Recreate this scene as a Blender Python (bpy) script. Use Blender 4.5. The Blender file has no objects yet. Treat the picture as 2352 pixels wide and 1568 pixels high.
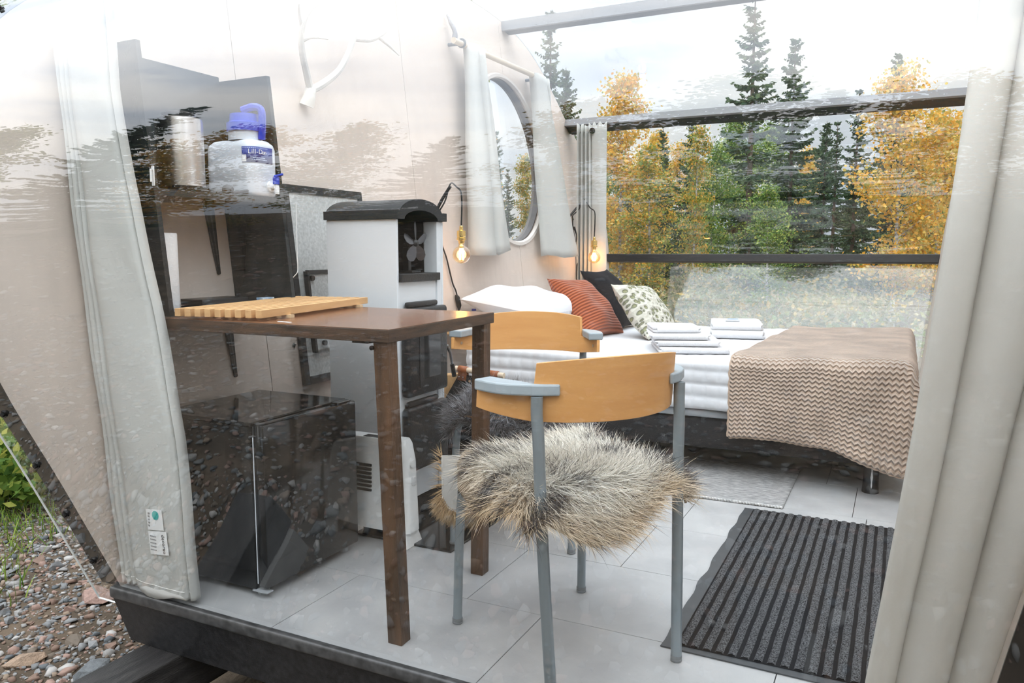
import bpy, math, random
import numpy as np
from mathutils import Vector, Matrix

# ------------------------------------------------------------------ camera, world, exposure
scn = bpy.context.scene
col = scn.collection
F_PX, W_PX = 1800.0, 2352.0
PITCH = math.atan(204 / F_PX)
PSI = math.radians(26.265)
CAM = (2.067, -1.511, 1.0)
cd = bpy.data.cameras.new('camera')
cd.sensor_width = 36.0
cd.lens = F_PX / W_PX * 36.0
cd.clip_start, cd.clip_end = 0.05, 500
cam = bpy.data.objects.new('camera', cd)
cam.location = CAM
cam.rotation_euler = (math.pi / 2 - PITCH, 0, PSI)
col.objects.link(cam)
scn.camera = cam
scn.view_settings.view_transform = 'Standard'
scn.view_settings.look = 'None'
scn.view_settings.exposure = 0.44
scn.view_settings.gamma = 1.0
scn.view_settings.use_curve_mapping = False
scn.cycles.max_bounces = 4
scn.cycles.diffuse_bounces = 3
scn.cycles.glossy_bounces = 3
scn.cycles.transmission_bounces = 2
scn.cycles.transparent_max_bounces = 12
scn.cycles.use_adaptive_sampling = True
scn.cycles.adaptive_threshold = 0.11
scn.cycles.adaptive_min_samples = 12
scn.cycles.caustics_reflective = False
scn.cycles.caustics_refractive = False

wd = bpy.data.worlds.new('overcast_sky')
scn.world = wd
wd.use_nodes = True
nt = wd.node_tree
nt.nodes.clear()
tc = nt.nodes.new('ShaderNodeTexCoord')
mp = nt.nodes.new('ShaderNodeMapping')
mp.inputs['Scale'].default_value = (1.0, 1.0, 3.2)
n1 = nt.nodes.new('ShaderNodeTexNoise')
n1.inputs['Scale'].default_value = 2.3
n1.inputs['Detail'].default_value = 5
n1.inputs['Roughness'].default_value = 0.52
rp = nt.nodes.new('ShaderNodeValToRGB')
e = rp.color_ramp.elements
e[0].position, e[0].color = 0.34, (0.55, 0.62, 0.72, 1)
e[1].position, e[1].color = 0.60, (1.0, 1.0, 1.0, 1)
m1 = rp.color_ramp.elements.new(0.47)
m1.color = (0.74, 0.79, 0.86, 1)
bg = nt.nodes.new('ShaderNodeBackground')
bg.inputs['Strength'].default_value = 2.0
ow = nt.nodes.new('ShaderNodeOutputWorld')
L = nt.links.new
L(tc.outputs['Generated'], mp.inputs['Vector'])
L(mp.outputs['Vector'], n1.inputs['Vector'])
L(n1.outputs['Fac'], rp.inputs['Fac'])
# overcast dome: rather more than twice as bright at the zenith as at the horizon
sx_ = nt.nodes.new('ShaderNodeSeparateXYZ')
L(tc.outputs['Generated'], sx_.inputs[0])
mz = nt.nodes.new('ShaderNodeMath'); mz.operation = 'MAXIMUM'; mz.inputs[1].default_value = 0.0
L(sx_.outputs['Z'], mz.inputs[0])
ma = nt.nodes.new('ShaderNodeMath'); ma.operation = 'MULTIPLY_ADD'; ma.inputs[1].default_value = 0.58; ma.inputs[2].default_value = 0.42
L(mz.outputs[0], ma.inputs[0])
sk = nt.nodes.new('ShaderNodeVectorMath'); sk.operation = 'SCALE'
# and brightened behind the camera to add front light, as from a veiled sun, falling off evenly over the whole dome
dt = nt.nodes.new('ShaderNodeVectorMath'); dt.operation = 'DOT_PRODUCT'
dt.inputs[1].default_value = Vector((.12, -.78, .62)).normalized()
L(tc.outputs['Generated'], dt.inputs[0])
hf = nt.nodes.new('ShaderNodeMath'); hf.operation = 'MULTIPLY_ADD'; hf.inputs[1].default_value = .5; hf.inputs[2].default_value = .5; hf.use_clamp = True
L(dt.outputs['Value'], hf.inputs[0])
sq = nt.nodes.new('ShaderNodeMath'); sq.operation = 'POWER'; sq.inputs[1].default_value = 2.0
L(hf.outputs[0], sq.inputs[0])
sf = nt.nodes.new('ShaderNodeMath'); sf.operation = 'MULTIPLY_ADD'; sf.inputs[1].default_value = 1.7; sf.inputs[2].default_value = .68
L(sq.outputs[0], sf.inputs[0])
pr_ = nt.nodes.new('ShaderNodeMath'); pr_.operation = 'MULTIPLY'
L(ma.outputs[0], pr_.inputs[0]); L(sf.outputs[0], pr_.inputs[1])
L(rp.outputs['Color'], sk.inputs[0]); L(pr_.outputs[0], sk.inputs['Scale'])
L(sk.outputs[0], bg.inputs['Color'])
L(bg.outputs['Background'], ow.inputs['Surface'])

rng = np.random.default_rng(7)
random.seed(7)

# ------------------------------------------------------------------ materials
MATS = {}
def mat(name, color=(.8, .8, .8), rough=.5, metal=0.0, var=0.0, vscale=8.0, stretch=(1, 1, 1), color2=None, bump=0.0, bscale=60.0,
        spec=.5, emit=None, estr=0.0, sheen=0.0, coord='Object', detail=4, trans=0.0):
    if name in MATS: return MATS[name]
    m = bpy.data.materials.new(name); m.use_nodes = True
    t = m.node_tree; b = t.nodes['Principled BSDF']
    b.inputs['Base Color'].default_value = (*color, 1)
    b.inputs['Roughness'].default_value = rough
    b.inputs['Metallic'].default_value = metal
    b.inputs['Specular IOR Level'].default_value = spec
    if sheen: b.inputs['Sheen Weight'].default_value = sheen
    if trans: b.inputs['Transmission Weight'].default_value = trans
    if emit:
        b.inputs['Emission Color'].default_value = (*emit, 1); b.inputs['Emission Strength'].default_value = estr
    if var or color2 or bump:
        c = t.nodes.new('ShaderNodeTexCoord'); mpn = t.nodes.new('ShaderNodeMapping')
        mpn.inputs['Scale'].default_value = stretch
        t.links.new(c.outputs[coord], mpn.inputs['Vector'])
    if var or color2:
        n = t.nodes.new('ShaderNodeTexNoise'); n.inputs['Scale'].default_value = vscale; n.inputs['Detail'].default_value = detail
        t.links.new(mpn.outputs['Vector'], n.inputs['Vector'])
        r = t.nodes.new('ShaderNodeValToRGB')
        c2 = color2 if color2 else tuple(max(0, x * (1 - var)) for x in color)
        r.color_ramp.elements[0].position = .34; r.color_ramp.elements[0].color = (*c2, 1)
        r.color_ramp.elements[1].position = .66; r.color_ramp.elements[1].color = (*color, 1)
        t.links.new(n.outputs['Fac'], r.inputs['Fac']); t.links.new(r.outputs['Color'], b.inputs['Base Color'])
    if bump:
        n2 = t.nodes.new('ShaderNodeTexNoise'); n2.inputs['Scale'].default_value = bscale; n2.inputs['Detail'].default_value = 3
        t.links.new(mpn.outputs['Vector'], n2.inputs['Vector'])
        bp = t.nodes.new('ShaderNodeBump'); bp.inputs['Strength'].default_value = bump; bp.inputs['Distance'].default_value = .01
        t.links.new(n2.outputs['Fac'], bp.inputs['Height']); t.links.new(bp.outputs['Normal'], b.inputs['Normal'])
    MATS[name] = m
    return m

def acrylic(name, tint=(.97, .985, .98), haze=0.0, scale=1.0):
    """thin clear sheet: two-surface Fresnel reflection over straight transmission, plus an optional pale diffuse haze"""
    if name in MATS: return MATS[name]
    m = bpy.data.materials.new(name); m.use_nodes = True
    t = m.node_tree; t.nodes.clear(); N = t.nodes.new; K = t.links.new
    out = N('ShaderNodeOutputMaterial'); geo = N('ShaderNodeNewGeometry')
    ior = N('ShaderNodeMapRange'); ior.inputs['To Min'].default_value = 1.49; ior.inputs['To Max'].default_value = 1 / 1.49
    K(geo.outputs['Backfacing'], ior.inputs['Value'])
    fr = N('ShaderNodeFresnel'); K(ior.outputs['Result'], fr.inputs['IOR'])
    a = N('ShaderNodeMath'); a.operation = 'MULTIPLY'; a.inputs[1].default_value = 2.0 * scale; K(fr.outputs['Fac'], a.inputs[0])
    b = N('ShaderNodeMath'); b.operation = 'ADD'; b.inputs[1].default_value = 1.0; K(fr.outputs['Fac'], b.inputs[0])
    d = N('ShaderNodeMath'); d.operation = 'DIVIDE'; d.use_clamp = True; K(a.outputs[0], d.inputs[0]); K(b.outputs[0], d.inputs[1])
    tr = N('ShaderNodeBsdfTransparent'); tr.inputs['Color'].default_value = (*tint, 1)
    gl = N('ShaderNodeBsdfGlossy'); gl.inputs['Roughness'].default_value = 0.004; gl.inputs['Color'].default_value = (1, 1, 1, 1)
    c = N('ShaderNodeTexCoord'); wv = N('ShaderNodeTexNoise'); wv.inputs['Scale'].default_value = 2.2; wv.inputs['Detail'].default_value = 1
    bp = N('ShaderNodeBump'); bp.inputs['Strength'].default_value = .12; bp.inputs['Distance'].default_value = .02
    K(c.outputs['Object'], wv.inputs['Vector']); K(wv.outputs['Fac'], bp.inputs['Height']); K(bp.outputs['Normal'], gl.inputs['Normal'])
    mx = N('ShaderNodeMixShader'); K(d.outputs[0], mx.inputs['Fac']); K(tr.outputs[0], mx.inputs[1]); K(gl.outputs[0], mx.inputs[2])
    last = mx
    if haze:
        df = N('ShaderNodeBsdfDiffuse'); df.inputs['Color'].default_value = (.8, .84, .86, 1)
        tl = N('ShaderNodeBsdfTranslucent'); tl.inputs['Color'].default_value = (.8, .84, .86, 1)
        ad = N('ShaderNodeMixShader'); ad.inputs['Fac'].default_value = .5; K(df.outputs[0], ad.inputs[1]); K(tl.outputs[0], ad.inputs[2])
        ns = N('ShaderNodeTexNoise'); ns.inputs['Scale'].default_value = 3.0; ns.inputs['Detail'].default_value = 6
        K(c.outputs['Object'], ns.inputs['Vector'])
        mr = N('ShaderNodeMapRange'); mr.inputs['From Min'].default_value = .3; mr.inputs['From Max'].default_value = .7
        mr.inputs['To Min'].default_value = haze * .5; mr.inputs['To Max'].default_value = haze * 1.4
        K(ns.outputs['Fac'], mr.inputs['Value'])
        m2 = N('ShaderNodeMixShader'); K(mr.outputs['Result'], m2.inputs['Fac']); K(mx.outputs[0], m2.inputs[1]); K(ad.outputs[0], m2.inputs[2])
        last = m2
    K(last.outputs[0], out.inputs['Surface'])
    MATS[name] = m
    return m

def island_mat(name, stops, rough=.7, trl=0.25, attr=None, spec=.3):
    """colour picked per loose piece (leaf, strand, needle)"""
    if name in MATS: return MATS[name]
    m = bpy.data.materials.new(name); m.use_nodes = True
    t = m.node_tree; b = t.nodes['Principled BSDF']; N = t.nodes.new; K = t.links.new
    b.inputs['Roughness'].default_value = rough; b.inputs['Specular IOR Level'].default_value = spec
    r = N('ShaderNodeValToRGB'); els = r.color_ramp.elements
    for i, (p, c) in enumerate(stops):
        el = els[i] if i < 2 else els.new(p)
        el.position = p; el.color = (*c, 1)
    g = N('ShaderNodeNewGeometry'); K(g.outputs['Random Per Island'], r.inputs['Fac'])
    K(r.outputs['Color'], b.inputs['Base Color'])
    if trl:
        tl = N('ShaderNodeBsdfTranslucent'); K(r.outputs['Color'], tl.inputs['Color'])
        mx = N('ShaderNodeMixShader'); mx.inputs['Fac'].default_value = trl
        o = t.nodes['Material Output']
        K(b.outputs[0], mx.inputs[1]); K(tl.outputs[0], mx.inputs[2]); K(mx.outputs[0], o.inputs['Surface'])
    MATS[name] = m
    return m

def attr_mat(name, rough=.6, spec=.3, sheen=0.0):
    if name in MATS: return MATS[name]
    m = bpy.data.materials.new(name); m.use_nodes = True
    t = m.node_tree; b = t.nodes['Principled BSDF']
    a = t.nodes.new('ShaderNodeAttribute'); a.attribute_name = 'Col'
    b.inputs['Roughness'].default_value = rough; b.inputs['Specular IOR Level'].default_value = spec
    t.links.new(a.outputs['Color'], b.inputs['Base Color'])
    MATS[name] = m
    return m

def curtain_mat(name, color):
    if name in MATS: return MATS[name]
    m = bpy.data.materials.new(name); m.use_nodes = True
    t = m.node_tree; b = t.nodes['Principled BSDF']; N = t.nodes.new; K = t.links.new
    b.inputs['Base Color'].default_value = (*color, 1); b.inputs['Roughness'].default_value = .85; b.inputs['Specular IOR Level'].default_value = .2
    c = N('ShaderNodeTexCoord'); n = N('ShaderNodeTexNoise'); n.inputs['Scale'].default_value = 5; n.inputs['Detail'].default_value = 4
    n.inputs['Distortion'].default_value = .6
    bp = N('ShaderNodeBump'); bp.inputs['Strength'].default_value = .35; bp.inputs['Distance'].default_value = .02
    K(c.outputs['Object'], n.inputs['Vector']); K(n.outputs['Fac'], bp.inputs['Height']); K(bp.outputs['Normal'], b.inputs['Normal'])
    tl = N('ShaderNodeBsdfTranslucent'); tl.inputs['Color'].default_value = (*color, 1); K(bp.outputs['Normal'], tl.inputs['Normal'])
    mx = N('ShaderNodeMixShader'); mx.inputs['Fac'].default_value = .32
    K(b.outputs[0], mx.inputs[1]); K(tl.outputs[0], mx.inputs[2]); K(mx.outputs[0], t.nodes['Material Output'].inputs['Surface'])
    MATS[name] = m
    return m

def wave_mat(name, c1, c2, scale, rough=.8, direction='X', bump=.5, dist=.004, uv=True, distort=0.0, sheen=0.0, profile='SIN', zig=None, var=0.0):
    """striped / ribbed cloth; zig=(amount, frequency) turns the ribs into a chevron"""
    if name in MATS: return MATS[name]
    m = bpy.data.materials.new(name); m.use_nodes = True
    t = m.node_tree; b = t.nodes['Principled BSDF']; N = t.nodes.new; K = t.links.new
    b.inputs['Roughness'].default_value = rough; b.inputs['Specular IOR Level'].default_value = .2
    if sheen: b.inputs['Sheen Weight'].default_value = sheen
    c = N('ShaderNodeTexCoord'); src = c.outputs['UV' if uv else 'Object']
    if zig:
        sp = N('ShaderNodeSeparateXYZ'); K(src, sp.inputs[0])
        pp = N('ShaderNodeMath'); pp.operation = 'PINGPONG'; pp.inputs[1].default_value = zig[1]; K(sp.outputs['X'], pp.inputs[0])
        mu = N('ShaderNodeMath'); mu.operation = 'MULTIPLY_ADD'; mu.inputs[1].default_value = zig[0]; K(pp.outputs[0], mu.inputs[0]); K(sp.outputs['Y'], mu.inputs[2])
        cb = N('ShaderNodeCombineXYZ'); K(mu.outputs[0], cb.inputs['X']); src = cb.outputs[0]; direction = 'X'
    w = N('ShaderNodeTexWave'); w.wave_type = 'BANDS'; w.bands_direction = direction; w.wave_profile = profile
    w.inputs['Scale'].default_value = scale; w.inputs['Distortion'].default_value = distort; w.inputs['Detail'].default_value = 1
    K(src, w.inputs['Vector'])
    r = N('ShaderNodeValToRGB'); r.color_ramp.elements[0].color = (*c1, 1); r.color_ramp.elements[1].color = (*c2, 1)
    K(w.outputs['Fac'], r.inputs['Fac'])
    fin = r.outputs['Color']
    if var:
        n = N('ShaderNodeTexNoise'); n.inputs['Scale'].default_value = 7; n.inputs['Detail'].default_value = 5; K(c.outputs['Object'], n.inputs['Vector'])
        mr = N('ShaderNodeMapRange'); mr.inputs['From Min'].default_value = .3; mr.inputs['From Max'].default_value = .7
        mr.inputs['To Min'].default_value = 1 - var; mr.inputs['To Max'].default_value = 1 + var; K(n.outputs['Fac'], mr.inputs['Value'])
        mm = N('ShaderNodeVectorMath'); mm.operation = 'SCALE'; K(fin, mm.inputs[0]); K(mr.outputs['Result'], mm.inputs['Scale']); fin = mm.outputs[0]
    K(fin, b.inputs['Base Color'])
    bp = N('ShaderNodeBump'); bp.inputs['Strength'].default_value = bump; bp.inputs['Distance'].default_value = dist
    K(w.outputs['Fac'], bp.inputs['Height']); K(bp.outputs['Normal'], b.inputs['Normal'])
    MATS[name] = m
    return m

# ------------------------------------------------------------------ geometry helpers
def tag(o, label=None, cat=None, group=None, kind=None):
    if label: o['label'] = label
    if cat: o['category'] = cat
    if group: o['group'] = group
    if kind: o['kind'] = kind
    return o

def thing(name, label, cat, loc=(0, 0, 0), rz=0.0, group=None):
    o = bpy.data.objects.new(name, None)
    o.location = loc; o.rotation_euler = (0, 0, rz); o.empty_display_size = .05
    col.objects.link(o)
    return tag(o, label, cat, group)

def root_loc(o):
    while o.parent: o = o.parent
    return np.array(o.location)

class G:
    """collects one mesh"""
    def __init__(s): s.v = []; s.f = []; s.uv = None
    def add(s, V, F):
        b = len(s.v); s.v.extend([tuple(map(float, p)) for p in V]); s.f.extend([tuple(i + b for i in q) for q in F]); return s
    def box(s, lo, hi, taper=None, R=None, C=None):
        x0, y0, z0 = lo; x1, y1, z1 = hi
        V = np.array([(x0, y0, z0), (x1, y0, z0), (x1, y1, z0), (x0, y1, z0), (x0, y0, z1), (x1, y0, z1), (x1, y1, z1), (x0, y1, z1)], float)
        if R is not None:
            c = np.array(C if C is not None else V.mean(0)); V = (V - c) @ np.array(R).T + c
        return s.add(V, [(0, 3, 2, 1), (4, 5, 6, 7), (0, 1, 5, 4), (1, 2, 6, 5), (2, 3, 7, 6), (3, 0, 4, 7)])
    def hexa(s, V): return s.add(V, [(0, 3, 2, 1), (4, 5, 6, 7), (0, 1, 5, 4), (1, 2, 6, 5), (2, 3, 7, 6), (3, 0, 4, 7)])
    def rbox(s, lo, hi, r=.01, seg=3):
        """box with rounded vertical section and rounded rims: built as stacked rounded rectangles"""
        (x0, y0, z0), (x1, y1, z1) = lo, hi
        cx, cy = (x0 + x1) / 2, (y0 + y1) / 2; hx, hy = (x1 - x0) / 2, (y1 - y0) / 2
        r = min(r, hx * .99, hy * .99, (z1 - z0) * .499)
        rings = []
        for k in range(seg + 1):
            a = math.pi / 2 * k / seg
            rings.append((z0 + r - r * math.cos(a) if False else z0 + r * (1 - math.sin(a)) , r * (1 - math.cos(a))))
        rings = [(z0 + r * (1 - math.cos(math.pi / 2 * k / seg)), r * (1 - math.sin(math.pi / 2 * k / seg))) for k in range(seg + 1)]
        rings += [(z1 - r * (1 - math.cos(math.pi / 2 * k / seg)), r * (1 - math.sin(math.pi / 2 * k / seg))) for k in range(seg, -1, -1)]
        V = []; n = 4 * (seg + 1)
        for z, ins in rings:
            ax, ay = hx - ins, hy - ins; rr = max(r - ins, 1e-4)
            for q, (sx, sy) in enumerate(((1, 1), (-1, 1), (-1, -1), (1, -1))):
                for k in range(seg + 1):
                    a = math.pi / 2 * (q + k / seg)
                    V.append((cx + sx * (ax - rr) + rr * math.cos(a), cy + sy * (ay - rr) + rr * math.sin(a), z))
        Fc = []
        m = len(rings)
        for i in range(m - 1):
            for j in range(n):
                Fc.append((i * n + j, i * n + (j + 1) % n, (i + 1) * n + (j + 1) % n, (i + 1) * n + j))
        Fc.append(tuple(range(n - 1, -1, -1))); Fc.append(tuple((m - 1) * n + j for j in range(n)))
        return s.add(V, Fc)
    def tube(s, pts, r, n=10, caps=True):
        P = np.array(pts, float); m = len(P); rr = np.broadcast_to(np.array(r, float), (m,))
        T = np.gradient(P, axis=0); T /= np.linalg.norm(T, axis=1)[:, None] + 1e-12
        ref = np.array((0, 0, 1.)) if abs(T[0][2]) < .9 else np.array((1., 0, 0))
        V = []; u = np.cross(ref, T[0]); u /= np.linalg.norm(u)
        for i in range(m):
            u = u - T[i] * (u @ T[i]); u /= np.linalg.norm(u) + 1e-12; w = np.cross(T[i], u)
            for k in range(n):
                a = 2 * math.pi * k / n
                V.append(P[i] + rr[i] * (math.cos(a) * u + math.sin(a) * w))
        Fc = [(i * n + j, i * n + (j + 1) % n, (i + 1) * n + (j + 1) % n, (i + 1) * n + j) for i in range(m - 1) for j in range(n)]
        if caps: Fc += [tuple(range(n - 1, -1, -1)), tuple((m - 1) * n + j for j in range(n))]
        return s.add(V, Fc)
    def lathe(s, prof, c=(0, 0, 0), n=24, axis='z'):
        V = []; m = len(prof)
        for r, h in prof:
            for k in range(n):
                a = 2 * math.pi * k / n
                p = (r * math.cos(a), r * math.sin(a), h)
                if axis == 'x': p = (p[2], p[0], p[1])
                if axis == 'y': p = (p[1], p[2], p[0])
                V.append((p[0] + c[0], p[1] + c[1], p[2] + c[2]))
        Fc = [(i * n + j, i * n + (j + 1) % n, (i + 1) * n + (j + 1) % n, (i + 1) * n + j) for i in range(m - 1) for j in range(n)]
        if prof[0][0] > 1e-4: Fc.append(tuple(range(n - 1, -1, -1)))
        if prof[-1][0] > 1e-4: Fc.append(tuple((m - 1) * n + j for j in range(n)))
        return s.add(V, Fc)
    def grid(s, P):
        """P: (a,b,3) array"""
        P = np.asarray(P, float); a, b = P.shape[:2]
        return s.add(P.reshape(-1, 3), [(i * b + j, (i + 1) * b + j, (i + 1) * b + j + 1, i * b + j + 1) for i in range(a - 1) for j in range(b - 1)])
    def prism(s, poly, fn):
        """poly: 2-D outline; fn(p, k) -> 3-D point for k = 0, 1"""
        n = len(poly)
        V = [fn(p, 0) for p in poly] + [fn(p, 1) for p in poly]
        return s.add(V, [tuple(range(n - 1, -1, -1)), tuple(range(n, 2 * n))] + [(i, (i + 1) % n, n + (i + 1) % n, n + i) for i in range(n)])
    def build(s, name, m, parent=None, world=True, smooth=False, bevel=0.0, solid=0.0, uv=None, subsurf=0, angle=40):
        V = np.array(s.v, float)
        if parent is None:
            o0 = np.array(((V[:, 0].min() + V[:, 0].max()) / 2, (V[:, 1].min() + V[:, 1].max()) / 2, V[:, 2].min()))
        else:
            o0 = root_loc(parent) if world else np.zeros(3)
        me = bpy.data.meshes.new(name)
        me.from_pydata((V - o0).tolist(), [], s.f); me.update()
        if uv is not None:
            lay = me.uv_layers.new(name='UVMap')
            vi = np.empty(len(me.loops), int); me.loops.foreach_get('vertex_index', vi)
            lay.data.foreach_set('uv', np.asarray(uv, float)[vi].ravel())
        o = bpy.data.objects.new(name, me)
        if m: me.materials.append(m)
        if parent is None: o.location = o0
        else: o.parent = parent
        col.objects.link(o)
        if smooth:
            me.polygons.foreach_set('use_smooth', [True] * len(me.polygons))
            me.set_sharp_from_angle(angle=math.radians(angle))
        if bevel:
            b = o.modifiers.new('bevel', 'BEVEL'); b.width = bevel; b.segments = 2; b.limit_method = 'ANGLE'
        if solid:
            b = o.modifiers.new('solid', 'SOLIDIFY'); b.thickness = solid; b.offset = 0
        if subsurf:
            b = o.modifiers.new('sub', 'SUBSURF'); b.levels = subsurf; b.render_levels = subsurf
        return o

def fast_mesh(name, V, F, m, parent=None, uvcol=None, k=4, loc0=None, smooth=False):
    """big numpy mesh, faces all of size k; uvcol: per-vertex RGB"""
    V = np.asarray(V, np.float32); F = np.asarray(F, np.int32)
    if loc0 is None:
        loc0 = root_loc(parent) if parent is not None else np.zeros(3)
    me = bpy.data.meshes.new(name)
    me.vertices.add(len(V)); me.vertices.foreach_set('co', (V - loc0).astype(np.float32).ravel())
    me.loops.add(F.size); me.loops.foreach_set('vertex_index', F.ravel())
    me.polygons.add(len(F)); me.polygons.foreach_set('loop_start', np.arange(0, F.size, k, dtype=np.int32))
    me.update(calc_edges=True); me.validate()
    if uvcol is not None:
        ca = me.color_attributes.new('Col', 'FLOAT_COLOR', 'POINT')
        ca.data.foreach_set('color', np.concatenate([uvcol, np.ones((len(V), 1))], 1).astype(np.float32).ravel())
    if smooth: me.polygons.foreach_set('use_smooth', [True] * len(me.polygons))
    if m: me.materials.append(m)
    o = bpy.data.objects.new(name, me)
    if parent is not None: o.parent = parent
    else: o.location = loc0
    col.objects.link(o)
    return o

def struct(o): return tag(o, kind='structure')

def rotz(a):
    c, s_ = math.cos(a), math.sin(a); return np.array(((c, -s_, 0), (s_, c, 0), (0, 0, 1)))
def rotx(a):
    c, s_ = math.cos(a), math.sin(a); return np.array(((1, 0, 0), (0, c, -s_), (0, s_, c)))
def roty(a):
    c, s_ = math.cos(a), math.sin(a); return np.array(((c, 0, s_), (0, 1, 0), (-s_, 0, c)))

def smooth_path(pts, n=8):
    """Catmull-Rom through pts"""
    P = np.array(pts, float); P = np.vstack([2 * P[0] - P[1], P, 2 * P[-1] - P[-2]]); out = []
    for i in range(1, len(P) - 2):
        for k in range(n):
            t = k / n; a, b, c, d = P[i - 1], P[i], P[i + 1], P[i + 2]
            out.append(.5 * (2 * b + (c - a) * t + (2 * a - 5 * b + 4 * c - d) * t * t + (3 * b - a - 3 * c + d) * t ** 3))
    out.append(P[-2]); return np.array(out)

# ------------------------------------------------------------------ cabin form
SL = 0.11                     # both end walls lean outward
LEN, DEP, MID = 2.20, 4.36, 2.18
HALF = [(0, 0), (-.139, .35), (-.265, .655), (-.345, .95), (-.36, 1.15), (-.30, 1.38), (-.14, 1.625), (.1, 1.815), (.34, 1.976),
        (.5, 2.105), (.73, 2.27), (1.0, 2.39), (1.3, 2.448), (1.7, 2.47), (2.18, 2.475)]
half = smooth_path(HALF, 5)
PROF = np.vstack([half, np.column_stack([2 * MID - half[::-1][1:, 0], half[::-1][1:, 1]])])     # (y, z) front floor -> ridge -> back floor
_d = np.gradient(PROF, axis=0); _n = np.column_stack([-_d[:, 1], _d[:, 0]]); PN = _n / np.linalg.norm(_n, axis=1)[:, None]
if PN[5][0] > 0: PN = -PN      # outward normals
def prof_y(z): return np.interp(z, half[:25, 1], half[:25, 0])
def WL(y, z, off=0.0): return np.array((-SL * z + off, y, z))
def WR(y, z, off=0.0): return np.array((LEN + SL * z - off, y, z))

M_beige = mat('beige_wall_laminate', (.68, .585, .515), .45, var=.05, vscale=30, stretch=(1, 1, .15), bump=.03, bscale=120)
M_black = mat('black_painted_metal', (.012, .012, .013), .35, var=.2, vscale=10)
M_floor = mat('grey_stone_vinyl', (.50, .50, .50), .38, var=.12, vscale=7, color2=(.41, .41, .415), bump=.04, bscale=90, detail=8)
M_clear = acrylic('clear_acrylic')
M_front = acrylic('clear_acrylic_front', haze=.003, scale=1.0)
M_hazy = acrylic('hazy_acrylic', tint=(.93, .95, .95), haze=.16)
M_edge = mat('acrylic_cut_edge', (.85, .9, .9), .25, spec=.5)

def arch_panel(name, y0, y1, side, off, hole=None, m=M_beige, parent=None, thick=.02):
    ys = set(np.linspace(y0, y1, max(3, int((y1 - y0) / .06))).tolist())
    for p in PROF[:, 0]:
        if y0 < p < y1: ys.add(float(p))
    if hole:
        cy, cz, a, b = hole
        for t in np.linspace(0, math.pi, 41):
            p = cy + a * math.cos(t)
            if y0 < p < y1: ys.add(p)
    ys = sorted(ys); ys = [v for i, v in enumerate(ys) if i == 0 or v - ys[i - 1] > 1e-5]
    n = len(half); zmax_i = int(np.argmin(half[:, 0]))
    def lo_hi(y):
        if y > MID: y = 2 * MID - y
        hi = np.interp(y, half[zmax_i:, 0], half[zmax_i:, 1])
        lo = 0.0 if y >= 0 else np.interp(-y, -half[:zmax_i + 1, 0], half[:zmax_i + 1, 1])
        return lo, max(hi, lo)
    f = WL if side == 'L' else WR
    g = G(); cols = []
    for y in ys:
        lo, hi = lo_hi(y)
        zc = hole[1] if hole else (lo + hi) / 2
        zc = min(max(zc, lo), hi); e1 = e2 = zc
        if hole and abs(y - hole[0]) < hole[2]:
            h = hole[3] * math.sqrt(max(0, 1 - ((y - hole[0]) / hole[2]) ** 2)); e1, e2 = hole[1] - h, hole[1] + h
        cols.append((y, lo, e1, e2, hi))
    V = []; Fc = []
    for y, lo, e1, e2, hi in cols:
        V += [f(y, lo, off), f(y, e1, off), f(y, e2, off), f(y, hi, off)]
    for i in range(len(cols) - 1):
        a, b = 4 * i, 4 * (i + 1)
        q1 = (a, b, b + 1, a + 1); q2 = (a + 2, b + 2, b + 3, a + 3)
        if side == 'R': q1 = q1[::-1]; q2 = q2[::-1]
        Fc += [q1, q2]
    g.add(V, Fc)
    o = g.build(name, m, parent)
    md = o.modifiers.new('solid', 'SOLIDIFY'); md.thickness = thick; md.offset = -1
    return o

# ground level
GZ = -.5

# ---- floor: slab with single tiles
M_dark = mat('dark_underlay', (.05, .05, .05), .8)
floor = struct(G().box((0, 0, -.03), (LEN, DEP, -.006)).build('floor', M_dark))
tile_w, tile_l = .421, .625
rows = [(-.033, 1.225), (.388, .984), (.809, 1.31), (1.23, .75), (1.651, 1.95), (2.072, 1.2), (2.493, .8), (2.914, 1.5), (3.335, 1.0), (3.756, .7), (4.177, 1.3)]
for y0, xs in rows:
    x0 = xs - math.ceil(xs / tile_l) * tile_l
    while x0 < LEN:
        a, b = max(x0, 0) + .0012, min(x0 + tile_l, LEN) - .0012
        c, d = max(y0, 0) + .0012, min(y0 + tile_w, DEP) - .0012
        if b - a > .01 and d - c > .01:
            G().box((a, c, -.006), (b, d, 0)).build('tile', M_floor, floor, bevel=.0008)
        x0 += tile_l

# ---- end walls
HOLE = (3.00, 1.575, .485, .515)
wall_l = thing('wall_left', None, None, (0, 0, 0)); struct(wall_l)
for a, b in ((-.3595, .724), (.727, 1.868), (1.871, 3.018), (3.021, 2 * MID + .3595)):
    arch_panel('wall_panel', a, b, 'L', 0, HOLE, M_beige, wall_l, .03)
wall_r = thing('wall_right', None, None, (LEN, 0, 0)); struct(wall_r)
for a, b in ((-.3595, .338), (1.602, 2.6), (2.603, 3.6), (3.603, 2 * MID + .3595)):
    arch_panel('wall_panel', a, b, 'R', 0, None, M_beige, wall_r, .03)
g = G(); ys = np.linspace(.341, 1.599, 26); zi = int(np.argmin(half[:, 0]))
g.grid(np.array([[WR(y, z) for z in (1.93, float(np.interp(y, half[zi:, 0], half[zi:, 1])))] for y in ys]))
o = g.build('wall_panel', M_beige, wall_r); o.modifiers.new('s', 'SOLIDIFY').thickness = .03; o.modifiers['s'].offset = -1
dw = thing('door_1', None, None, tuple(WR(.97, 0))); struct(dw)
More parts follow.
